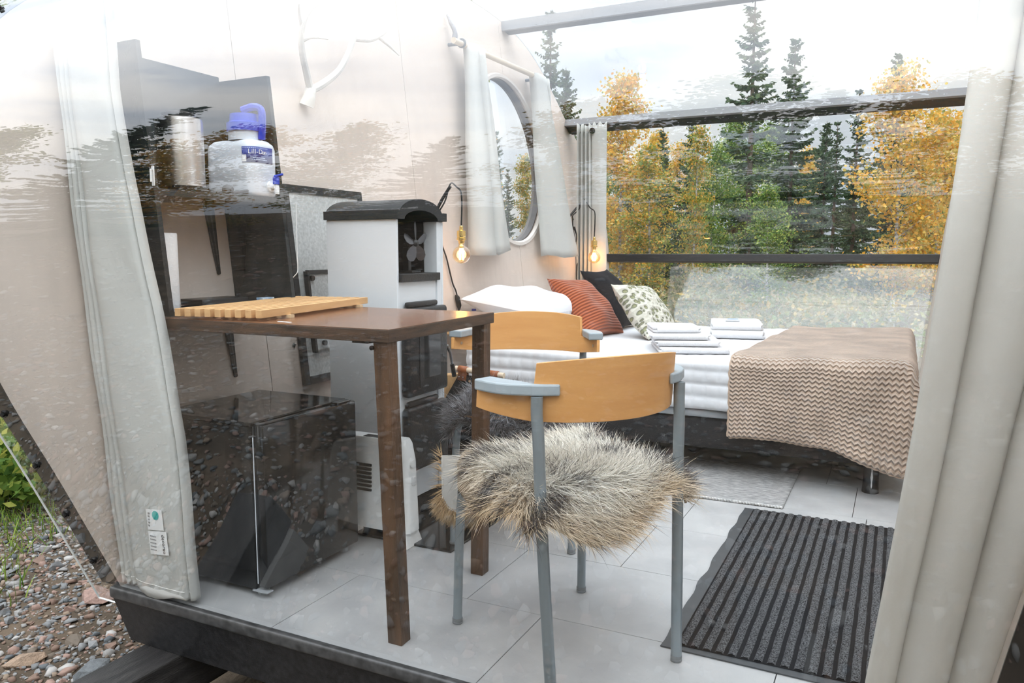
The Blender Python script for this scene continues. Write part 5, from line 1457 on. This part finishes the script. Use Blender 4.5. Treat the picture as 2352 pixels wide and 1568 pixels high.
for q in (.16, .80):
    c = d0 + (d1 - d0) * q; dx = (d1 - d0) / np.linalg.norm(d1 - d0)
    g = G(); P = []
    for a in np.linspace(-1.0, math.pi + 1.0, 14):
        P.append([c + np.array((0, -.0145 * math.cos(a) , .0145 * math.sin(a))) + dx * s2 * .022 for s2 in (-1, 1)])
    P = [[c + np.array((0, -.016, -.048)) + dx * s2 * .022 for s2 in (-1, 1)]] + P + [[c + np.array((0, .012, -.048)) + dx * s2 * .022 for s2 in (-1, 1)]]
    g.grid(np.array(P)); lo_ = g.build('leather_loop', M_leather, bag, solid=.003, smooth=True)
    for s2 in (-1, 1):
        g = G(); p = c + np.array((0, -.0185, -.03)) + dx * s2 * .010; g.tube([p, p + np.array((0, -.003, 0))], .0032, 8); g.build('rivet', mat('rivet_silver', (.8, .8, .8), .2, metal=1), lo_)
M_log = mat('split_birch_log', (.62, .40, .20), .7, var=.3, vscale=6, stretch=(4, 4, .6), color2=(.45, .26, .11), bump=.4, bscale=50)
for i, (c, w, d, h, a, lab_) in enumerate((((.268, 1.515), .085, .07, .452, .3, 'taller split log standing in the firewood bag beside the stove'), ((.352, 1.525), .085, .06, .435, -.45, 'shorter split log standing in the firewood bag below the dowel handle'))):
    g = G(); V = []
    for z, k in ((.01, 1), (h - .004 * i, .97)):
        for (px, py) in ((-w / 2, -d / 2), (w / 2, -d / 2 * .8), (w * .45, d / 2), (-w * .4, d / 2 * .9)):
            q = rotz(a) @ np.array((px * k, py * k, 0)); V.append((c[0] + q[0], c[1] + q[1], z + (.006 if px > 0 else 0) * (z > .1)))
    g.hexa(V); o = g.build('log', M_log, bevel=.004); tag(o, lab_, 'log', 'logs in the firewood bag')
ws = thing('wooden_shelf', 'small light wooden wall shelf between stove and bed', 'shelf', tuple(WL(2.0, .6, .07)))
g = G(); wl_box(g, 1.90, 2.10, .585, .615, .001, .16); g.build('board', mat('oiled_beech', (.62, .36, .16), .4, var=.15, vscale=6), ws, bevel=.004)

# ================================================================== outdoors
def ground_z(x, y):
    return GZ + .05 * np.sin(x * .6 + 1) * np.cos(y * .45) + .02 * np.sin(x * 2.3 + y * 1.7) + .35 * np.clip((-x - 2.2) / 4, 0, 1) ** 1.2
M_ground = mat('brown_gravelly_soil', (.125, .095, .068), .95, spec=.1, var=.5, vscale=5, color2=(.055, .044, .032), bump=.8, bscale=45, detail=8)
gx = np.concatenate([np.linspace(-70, -8, 16)[:-1], np.linspace(-8, 8, 65)[:-1], np.linspace(8, 70, 16)])
gy = np.concatenate([np.linspace(-60, -8, 14)[:-1], np.linspace(-8, 10, 73)[:-1], np.linspace(10, 90, 20)])
X, Y = np.meshgrid(gx, gy, indexing='ij'); Zg = ground_z(X, Y) * np.where((X > -1) & (X < 3) & (Y > -.3) & (Y < 5), 1, 1)
g = G(); g.grid(np.stack([X, Y, Zg], -1)); ground = struct(g.build('ground', M_ground, smooth=True, angle=180))
GL = np.array(ground.location)

# ---- stones
import bmesh
def rock_mesh(name, seed, npts=15, squash=(1, .8, .6)):
    r_ = np.random.default_rng(seed); p = r_.normal(size=(npts, 3)); p /= np.linalg.norm(p, axis=1)[:, None]; p *= r_.uniform(.82, 1.05, npts)[:, None]; p *= np.array(squash)
    bm = bmesh.new()
    for q in p: bm.verts.new(q)
    r = bmesh.ops.convex_hull(bm, input=bm.verts); bmesh.ops.delete(bm, geom=[v for v in r['geom_interior'] if isinstance(v, bmesh.types.BMVert)], context='VERTS')
    bmesh.ops.triangulate(bm, faces=bm.faces)
    me = bpy.data.meshes.new(name); bm.to_mesh(me); bm.free()
    return me
def stone_mat(name, per_object):
    m = bpy.data.materials.new(name); m.use_nodes = True
    t = m.node_tree; b = t.nodes['Principled BSDF']; N = t.nodes.new; K = t.links.new
    b.inputs['Roughness'].default_value = .75; b.inputs['Specular IOR Level'].default_value = .3
    r = N('ShaderNodeValToRGB'); e = r.color_ramp.elements; r.color_ramp.interpolation = 'CONSTANT'
    cols_ = [(p, tuple(.62 * q for q in c)) for p, c in [(0, (.27, .28, .28)), (.14, (.42, .41, .39)), (.28, (.30, .20, .15)), (.40, (.46, .31, .25)), (.52, (.17, .19, .20)), (.62, (.34, .35, .35)), (.74, (.38, .29, .21)), (.84, (.62, .60, .57)), (.92, (.22, .18, .14))]]
    for i, (p, c) in enumerate(cols_):
        el = e[i] if i < 2 else e.new(p); el.position = p; el.color = (*c, 1)
    if per_object: o = N('ShaderNodeObjectInfo'); K(o.outputs['Random'], r.inputs['Fac'])
    else: o = N('ShaderNodeNewGeometry'); K(o.outputs['Random Per Island'], r.inputs['Fac'])
    n = N('ShaderNodeTexNoise'); n.inputs['Scale'].default_value = 3 if per_object else 60; n.inputs['Detail'].default_value = 6
    c = N('ShaderNodeTexCoord'); K(c.outputs['Object'], n.inputs['Vector'])
    mr = N('ShaderNodeMapRange'); mr.inputs['To Min'].default_value = .65; mr.inputs['To Max'].default_value = 1.3; K(n.outputs['Fac'], mr.inputs['Value'])
    sc = N('ShaderNodeVectorMath'); sc.operation = 'SCALE'; K(r.outputs['Color'], sc.inputs[0]); K(mr.outputs['Result'], sc.inputs['Scale']); K(sc.outputs[0], b.inputs['Base Color'])
    bp = N('ShaderNodeBump'); bp.inputs['Strength'].default_value = .4; K(n.outputs['Fac'], bp.inputs['Height']); K(bp.outputs['Normal'], b.inputs['Normal'])
    return m
M_stone = stone_mat('mixed_stone', True); M_gravel = stone_mat('mixed_gravel', False)
RM = [rock_mesh('stone', 100 + i, 13 + i % 4, (1, random.uniform(.65, .95), random.uniform(.45, .7))) for i in range(12)]
for me in RM: me.materials.append(M_stone)
def inside_cabin(x, y): return x > -.02 and -.0 < y < DEP
def put_stone(x, y, s, parent=ground):
    o = bpy.data.objects.new('stone', random.choice(RM)); z = float(ground_z(x, y)) + s * .18
    o.location = np.array((x, y, z)) - GL; o.scale = (s, s, s); o.rotation_euler = (random.uniform(-.3, .3), random.uniform(-.3, .3), random.uniform(0, 6.28))
    o.parent = parent; col.objects.link(o); return o
placed = 0
while placed < 300:
    x, y = random.uniform(-2.7, .05), random.uniform(-.35, 1.9)
    # the wedge of ground that the photograph shows left of the cabin
    if x > -.2 and y > -.1: continue
    s = .016 + .034 * random.random() ** 1.8
    if (x + 1.0) ** 2 + (y - .4) ** 2 > 2.6 and random.random() < .6: continue
    put_stone(x, y, s); placed += 1
# the rest of the gravel, mostly what the acrylic mirrors
def gravel_field(n, xr, yr, smin, smax, seed, power=3.0):
    r_ = np.random.default_rng(seed); VV = []; FF = []; base = 0
    hulls = []
    for me in RM[:6]:
        v = np.empty(len(me.vertices) * 3); me.vertices.foreach_get('co', v); f = np.empty(len(me.polygons) * 3, int); me.polygons.foreach_get('vertices', f); hulls.append((v.reshape(-1, 3), f.reshape(-1, 3)))
    x = r_.uniform(*xr, n); y = r_.uniform(*yr, n); ok = ~((x > -.05) & (x < LEN + .1) & (y > .05) & (y < DEP)); x, y = x[ok], y[ok]
    s = smin + (smax - smin) * r_.random(len(x)) ** power; z = ground_z(x, y) + s * .2; a = r_.uniform(0, 6.28, len(x)); k = r_.integers(0, 6, len(x))
    for h in range(6):
        i = np.where(k == h)[0]; v, f = hulls[h]
        c, s2 = np.cos(a[i]), np.sin(a[i])
        px = (v[None, :, 0] * c[:, None] - v[None, :, 1] * s2[:, None]) * s[i][:, None] + x[i][:, None]
        py = (v[None, :, 0] * s2[:, None] + v[None, :, 1] * c[:, None]) * s[i][:, None] + y[i][:, None]
        pz = v[None, :, 2] * s[i][:, None] + z[i][:, None]
        VV.append(np.stack([px, py, pz], -1).reshape(-1, 3)); FF.append((f[None] + (np.arange(len(i)) * len(v))[:, None, None]).reshape(-1, 3) + base); base += len(i) * len(v)
    return np.vstack(VV), np.vstack(FF)
V1, F1 = gravel_field(20000, (-3.6, 2.6), (-2.2, 1.9), .006, .034, 21)
V2, F2 = gravel_field(9000, (-7, 8), (-9, -1.0), .012, .06, 22, 3.0)
V3, F3 = gravel_field(16000, (-2.9, .3), (-.6, 1.9), .005, .020, 23, 2.0)
V = np.vstack([V1, V2, V3]); F = np.vstack([F1, F2 + len(V1), F3 + len(V1) + len(V2)])
o = fast_mesh('gravel', V, F, M_gravel, ground, None, 3, GL); tag(o, kind='stuff')
# single larger rocks
def boulder(label, x, y, s, color, seed, sq=(1, .8, .62), rz=0.0):
    color = tuple(.68 * q for q in color)
    me = rock_mesh('rock', seed, 26, sq); me.materials.append(mat('rock_%d' % seed, color, .8, var=.35, vscale=4, bump=.6, bscale=12, detail=8))
    o = bpy.data.objects.new('rock', me); o.location = (x, y, float(ground_z(x, y)) + s * .2); o.scale = (s, s, s); o.rotation_euler = (.15, -.1, rz); col.objects.link(o)
    return tag(o, label, 'rock', 'rocks on the gravel')
boulder('grey angular rock next to the black timber skid', -.37, .16, .085, (.20, .22, .23), 301, rz=.6)
boulder('dark grey flat-topped rock behind the angular rock by the skid', -.30, .33, .075, (.13, .15, .155), 302, (1, .7, .5), 1.2)
boulder('flat pink rock on the gravel below the clear sheet edge', -.98, .62, .095, (.50, .33, .27), 303, (1, .8, .45), .3)
boulder('pale tan long stone at the near edge of the gravel', -.72, .13, .075, (.50, .36, .25), 304, (1, .45, .4), .8)
boulder('round pink stone midway between skid and cabin corner', -.42, .55, .042, (.48, .29, .24), 305, (1, .8, .7), 2.0)
boulder('pale grey stone near the cabin corner post', -.36, .62, .046, (.36, .38, .39), 306, (1, .8, .7), 1.0)

# ---- plants
LEAF_Y = island_mat('birch_leaves_yellow', [(0, (.70, .33, .03)), (.3, (.80, .45, .06)), (.55, (.62, .42, .07)), (.75, (.40, .36, .07)), (.9, (.78, .55, .16)), (1, (.22, .27, .06))], .6, .35)
LEAF_G = island_mat('birch_leaves_turning', [(0, (.16, .24, .05)), (.35, (.27, .32, .07)), (.6, (.48, .40, .08)), (.8, (.68, .42, .06)), (1, (.72, .33, .04))], .6, .35)
LEAF_B = island_mat('green_leaves', [(0, (.05, .11, .02)), (.4, (.11, .21, .035)), (.75, (.22, .32, .06)), (1, (.42, .40, .08))], .6, .3)
LEAF_U = island_mat('undergrowth_leaves', [(0, (.10, .13, .05)), (.3, (.18, .20, .08)), (.5, (.30, .25, .15)), (.7, (.36, .28, .16)), (.85, (.46, .31, .08)), (1, (.13, .19, .06))], .8, .2)
NEEDLE = island_mat('spruce_needles', [(0, (.018, .048, .022)), (.4, (.035, .075, .032)), (.7, (.06, .105, .04)), (1, (.10, .14, .05))], .7, .12)
M_barkS = mat('spruce_bark', (.13, .095, .07), .95, var=.4, vscale=12, spec=.1)
M_barkB = mat('birch_bark', (.62, .60, .56), .8, var=.8, vscale=5, stretch=(1, 1, 2.5), color2=(.10, .09, .08), spec=.2)
def quads(C, A, B):
    n = len(C); V = np.stack([C - A, C - B * .5 + A * .0, C + A, C + B * .5], 1); return V.reshape(-1, 3), np.arange(4 * n).reshape(n, 4)
def rand_dir(r_, n):
    d = r_.normal(size=(n, 3)); return d / np.linalg.norm(d, axis=1)[:, None]
def tube_mesh(paths):
    g = G()
    for P, r in paths: g.tube(P, r, 6, caps=False)
    return np.array(g.v), g.f
def birch_data(seed, h=7.0, w=1.0, n=7000, ls=.055, base=.15, col_=.9):
    r_ = np.random.default_rng(seed); paths = []; ctr = []; wt = []
    bend = r_.normal(size=2) * .25
    T = lambda t: np.array((bend[0] * t * t, bend[1] * t * t, h * t))
    paths.append(([T(t) for t in np.linspace(-.03, 1, 12)], np.linspace(.075, .012, 12) * h / 7))
    nl = 34
    for k in range(nl):
        t = base + (1 - base) * (k + r_.random()) / nl * .97
        prof = math.sin(math.pi * min(1, (t - base) / (1 - base) * .86 + .12)) ** .8
        L_ = w * prof * r_.uniform(.55, 1.1); a = r_.uniform(0, 6.28); up = r_.uniform(.35, 1.0)
        p0 = T(t); d = np.array((math.cos(a), math.sin(a), up)); d /= np.linalg.norm(d)
        p1 = p0 + d * L_ * .6; p2 = p0 + d * L_ + np.array((0, 0, -.12 * L_))
        paths.append(([p0, p1, p2], [.02 * h / 7, .012 * h / 7, .004]))
        for q in np.linspace(.25, 1.05, 6):
            ctr.append(p0 + (p2 - p0) * q); wt.append(.5 + q)
    ctr.append(T(.99)); wt.append(1.0); ctr = np.array(ctr); wt = np.array(wt)
    i = r_.choice(len(ctr), n, p=wt / wt.sum())
    Cc = ctr[i] + r_.normal(size=(n, 3)) * np.array((.17, .17, .15)) * (.5 + w * .5)
    d1 = rand_dir(r_, n); d2 = np.cross(d1, rand_dir(r_, n)); d2 /= np.linalg.norm(d2, axis=1)[:, None]; sz = (ls * r_.uniform(.6, 1.3, n))[:, None]
    V, F = quads(Cc, d1 * sz * .6, d2 * sz)
    tv, tf = tube_mesh(paths); return V, F, tv, tf
def spruce_data(seed, h=8.0, w=1.6, n_whorl=44, base=.03, gap=0.0, nb=7, pw=.85, ragged=.35):
    """drooping whorled branches hung with short twigs"""
    r_ = np.random.default_rng(seed); C1 = []; A1_ = []; B1 = []; paths = [([(0, 0, -.2), (0, 0, h * .5), (0, 0, h)], [.10 * h / 8, .06 * h / 8, .01])]
    for k in range(n_whorl):
        t0 = base + (1 - base) * (k + .5 * r_.random()) / n_whorl
        L0 = w * (1 - t0) ** pw + .10
        for b in range(nb):
            if r_.random() < gap: continue
            t = t0 + r_.uniform(-.008, .008); a = r_.uniform(0, 6.28); L_ = L0 * r_.uniform(1 - 1.6 * ragged, 1.08); L_ = max(L_, .12)
            dirh = np.array((math.cos(a), math.sin(a), 0)); sidev = np.array((-math.sin(a), math.cos(a), 0))
            droop = .52 - .75 * t; m = max(5, int(L_ * 20)); s_ = np.linspace(.06, 1, m)
            P = dirh * (s_ * L_)[:, None] + np.array((0, 0, 1)) * (h * t - droop * L_ * s_ ** 1.2 + .22 * L_ * s_ ** 3)[:, None]
            for sg in (-1, 1):
                for rep_ in range(2):
                    tw = (.17 * (1.05 - s_ * .7))[:, None] * r_.uniform(.5, 1.3, (m, 1)) * min(1, .45 + L_)
                    dvec = sidev * sg * .75 + dirh * .6 + np.array((0, 0, -.30 - .35 * rep_)) + r_.normal(size=(m, 3)) * .28
                    C1.append(P + dvec * tw * .5); A1_.append(dvec * tw * .55); B1.append(np.cross(dvec, r_.normal(size=(m, 3))) * .035 + dirh * .022)
            C1.append(P); A1_.append(np.tile(dirh * .06, (m, 1)) + r_.normal(size=(m, 3)) * .02); B1.append(np.tile(np.array((0, 0, -.05)), (m, 1)) + r_.normal(size=(m, 3)) * .02)
            if b % 3 == 0: paths.append(([P[0] * (0, 0, 1), P[m // 2]], [.012, .005]))
    V, F = quads(np.vstack(C1), np.vstack(A1_), np.vstack(B1))
    tv, tf = tube_mesh(paths); return V, F, tv, tf
def to_mesh(name, V, F, m):
    V = np.asarray(V, np.float32); F = np.asarray(F, np.int32); me = bpy.data.meshes.new(name)
    me.vertices.add(len(V)); me.vertices.foreach_set('co', V.ravel()); me.loops.add(F.size); me.loops.foreach_set('vertex_index', F.ravel())
    me.polygons.add(len(F)); me.polygons.foreach_set('loop_start', np.arange(0, F.size, F.shape[1], dtype=np.int32)); me.update(calc_edges=True); me.materials.append(m); return me
def tree_kind(data, leafm, barkm):
    V, F, tv, tf = data; a = to_mesh('foliage', V, F, leafm)
    b = bpy.data.meshes.new('trunk'); b.from_pydata(tv.tolist(), [], tf); b.materials.append(barkm); return a, b
KINDS = {
    'birch_yellow': tree_kind(birch_data(31, 7, 1.15, 7500, .085), LEAF_Y, M_barkB),
    'birch_yellow_wide': tree_kind(birch_data(32, 7, 1.75, 10000, .085, .12), LEAF_Y, M_barkB),
    'birch_turning': tree_kind(birch_data(33, 7, 1.0, 7000, .085), LEAF_G, M_barkB),
    'birch_green': tree_kind(birch_data(34, 7, 1.6, 9000, .09, .05), LEAF_B, M_barkB),
    'spruce': tree_kind(spruce_data(41, 8, 1.55), NEEDLE, M_barkS),
    'spruce_thin': tree_kind(spruce_data(42, 8, .85, 40, .03, .25, 6, .55, .45), NEEDLE, M_barkS),
    'spruce_full': tree_kind(spruce_data(43, 8, 1.9, 46, .02), NEEDLE, M_barkS),
}
HB = {'birch_yellow': 7, 'birch_yellow_wide': 7, 'birch_turning': 7, 'birch_green': 7, 'spruce': 8, 'spruce_thin': 8, 'spruce_full': 8}
def tree(kind, x, y, h, label, group=None, rz=None, sw=1.0):
    k = h / HB[kind]; name = 'birch_tree' if kind.startswith('birch') else 'spruce_tree'
    t = thing(name, label, 'tree', (x, y, float(ground_z(x, y)) - .05), random.uniform(0, 6.28) if rz is None else rz, group); t.scale = (k * sw, k * sw, k)
    for nm, me in (('foliage', KINDS[kind][0]), ('trunk', KINDS[kind][1])):
        o = bpy.data.objects.new(nm, me); o.parent = t; col.objects.link(o)
        if nm == 'foliage': o['kind'] = 'stuff'
    return t
def at20(px, py, d):
    v = np.array((px - CAM[0], py - CAM[1])) * d / 20; return CAM[0] + v[0], CAM[1] + v[1]
GT_ = 'trees seen through the back panes'
def back_tree(kind, px, py, ztop, d, label, sw=1.0):
    x, y = at20(px, py, d); top = 1.0 + (ztop - 1.0) * d / 20; h = top - float(ground_z(x, y)); tree(kind, x, y, h, label, GT_, sw=sw)
back_tree('spruce_thin', -1.295, 18.204, 7.1, 22, 'tallest thin dark spruce, its tip reaching the top rail', 1.15)
back_tree('spruce', -.376, 18.339, 5.974, 23, 'broad dark spruce just to the side of the tallest spruce', 1.0)
back_tree('birch_yellow', -4.271, 17.458, 5.294, 19, 'golden birch rising beside the back corner curtain', 1.0)
back_tree('birch_turning', -2.539, 17.951, 4.046, 21, 'slim half-turned birch standing between the golden birch and the tallest spruce', .8)
back_tree('birch_yellow_wide', 1.95, 18.489, 5.038, 18, 'broad golden birch next to the ivory curtain', 1.0)
back_tree('spruce', 1.802, 18.487, 5.428, 27, 'spruce tip showing above the broad golden birch', 1.0)
back_tree('spruce_thin', 1.037, 18.462, 4.74, 28, 'small distant spruce tip beside the broad golden birch', 1.0)
back_tree('spruce_full', -5.57, 16.973, 5.584, 21, 'full spruce partly hidden by the arched end wall', .9)
back_tree('spruce_thin', -5.923, 16.824, 6.93, 26, 'pale thin spruce above the oval window curtain', 1.0)
back_tree('spruce', -3.232, 17.774, 3.547, 24, 'short spruce between the golden and the half-turned birch', .8)
back_tree('birch_turning', -3.55, 17.65, 3.6, 18, 'bushy half-turned birch low beside the golden birch', 1.2)
back_tree('birch_green', -.8, 18.25, 2.6, 17, 'low green birch at the foot of the two tall spruces', 1.1)
back_tree('birch_yellow', 2.75, 18.5, 4.1, 20, 'golden birch half hidden behind the ivory curtain', 1.0)
k_ = 0
for i in range(46):
    u = -8.5 + 14 * (i + random.random()) / 46; d = random.uniform(27, 48)
    x, y = at20(u, 17.6 + .1 * (u + 3), d); kind = random.choice(['spruce', 'spruce_thin', 'birch_yellow', 'birch_turning', 'spruce_full', 'birch_green'])
    tree(kind, x, y, random.uniform(4.6, 7.0), {'spruce': 'distant dark spruce', 'spruce_thin': 'distant thin spruce', 'spruce_full': 'distant full spruce', 'birch_yellow': 'distant golden birch', 'birch_turning': 'distant half-turned birch', 'birch_green': 'distant green birch'}[kind] + ' in the forest belt behind the nearer trees', 'distant forest belt')
# trees on the end-wall side, seen through the oval pane and past the wall
for i, (kind, x, y, h, lab_) in enumerate((('birch_green', -5.2, 7.2, 5.5, 'green birch close outside the oval window'), ('birch_yellow_wide', -7.5, 10.5, 6.6, 'golden birch farther outside the oval window'),
        ('birch_turning', -4.6, 9.4, 6.5, 'half-turned birch outside the oval window'), ('spruce_full', -9.5, 9.5, 9, 'dark spruce behind the birches outside the oval window'),
        ('birch_green', -6.5, 4.2, 5.2, 'green birch past the corner of the end wall'), ('birch_green', -9, 3.0, 6.5, 'tall green birch at the edge of the gravel clearing'))):
    tree(kind, x, y, h, lab_, 'trees beside the end wall')
# the clearing behind the viewer, which the acrylic mirrors
for i in range(18):
    a = -math.pi * (.04 + .92 * (i + .5) / 18); rr = random.uniform(9.5, 13) - 1.0 * math.exp(-((a + 1.5) / .5) ** 2)
    x, y = CAM[0] + rr * math.cos(a) * 1.25, CAM[1] + rr * math.sin(a)
    kind = ['spruce_full', 'birch_turning', 'birch_yellow_wide', 'spruce', 'birch_green', 'birch_yellow'][i % 6]
    tree(kind, x, y, random.uniform(6, 8.5) + 2.8 * math.exp(-((a + 1.5) / .5) ** 2), kind.replace('_', ' ').replace('birch yellow', 'golden birch').replace('birch turning', 'half-turned birch').replace('birch green', 'green birch') + ' tree across the clearing, mirrored in the front acrylic', 'trees mirrored in the acrylic')
# undergrowth behind the cabin and along the clearing
def scrub(n, regions, hmax, seed, ls, name, m):
    r_ = np.random.default_rng(seed); Cs = []
    for (x0, x1, y0, y1, frac) in regions:
        k = int(n * frac); nb = max(6, int((x1 - x0) * (y1 - y0) * .9)); bx, by = r_.uniform(x0, x1, nb), r_.uniform(y0, y1, nb); bh = hmax * r_.uniform(.35, 1, nb); br = r_.uniform(.35, .8, nb)
        j = r_.integers(0, nb, k); d = rand_dir(r_, k) * r_.random(k)[:, None] ** .45
        x = bx[j] + d[:, 0] * br[j]; y = by[j] + d[:, 1] * br[j]; z = ground_z(x, y) + bh[j] * (.5 + .5 * d[:, 2])
        Cs.append(np.stack([x, y, z], -1))
    Cc = np.vstack(Cs); n_ = len(Cc); d1 = rand_dir(r_, n_); d2 = np.cross(d1, rand_dir(r_, n_)); d2 /= np.linalg.norm(d2, axis=1)[:, None]; sz = (ls * r_.uniform(.5, 1.4, n_))[:, None]
    V, F = quads(Cc, d1 * sz * .7, d2 * sz * .8); o = fast_mesh(name, V, F, m, None, None, 4); return o
o = scrub(60000, [(-9, 8, 8.0, 20, .8), (-10, 12, -13, -8.5, .2)], 1.25, 51, .07, 'undergrowth', LEAF_U)
tag(o, 'olive and brown undergrowth growing behind the cabin', 'undergrowth', kind='stuff')
o = scrub(16000, [(-5.2, -2.6, .9, 4.5, 1.0)], .55, 52, .05, 'leafy_undergrowth', LEAF_B)
tag(o, 'bright green leafy undergrowth beyond the gravel by the cabin corner', 'undergrowth', kind='stuff')
r_ = np.random.default_rng(61); n = 9000; x = r_.uniform(-4.2, -1.25, n); y = r_.uniform(.4, 3.4, n); keep = r_.random(n) < np.clip(.15 + .5 * np.sin(x * 4 + 1) * np.sin(y * 5) + .45 * (-x - 1.5), 0, 1); x, y = x[keep], y[keep]; n = len(x)
def grass_col(t, n, r2, P_):
    rn = np.random.default_rng(8).random(n)[:, None]; return (np.array((.10, .22, .03)) * (1 - rn) + np.array((.30, .40, .06)) * rn) * (.6 + .5 * t)
V, F, C = strands(np.stack([x, y, ground_z(x, y)], -1), np.array((0, 0, 1.)) + r_.normal(size=(n, 3)) * .3, .14, .006, colfn=grass_col, seed=62, droop=.25, curl=.3)
o = fast_mesh('grass', V, F, attr_mat('green_grass', .7), None, C, 3); tag(o, 'green grass tufts at the edge of the gravel', 'grass', kind='stuff')
# a dry twig and a dropped white cable under the cabin
g = G(); g.tube(smooth_path([(-.14, -.02, GZ + .06), (-.22, .12, GZ + .05), (-.30, .22, GZ + .06), (-.34, .34, GZ + .05)], 5), np.linspace(.009, .004, 16), 7)
tag(g.build('dry_twig', mat('dry_twig_bark', (.42, .32, .22), .8), smooth=True), 'pale dry twig lying on the gravel beside the skid', 'twig')
g = G(); g.tube(smooth_path([(.36, .12, -.46), (.42, .06, -.35), (.47, .03, -.27), (.55, .06, -.22)], 6), .006, 8)
tag(g.build('dropped_cable', M_wplas, smooth=True), 'short white cable hanging below the black plinth', 'cable')
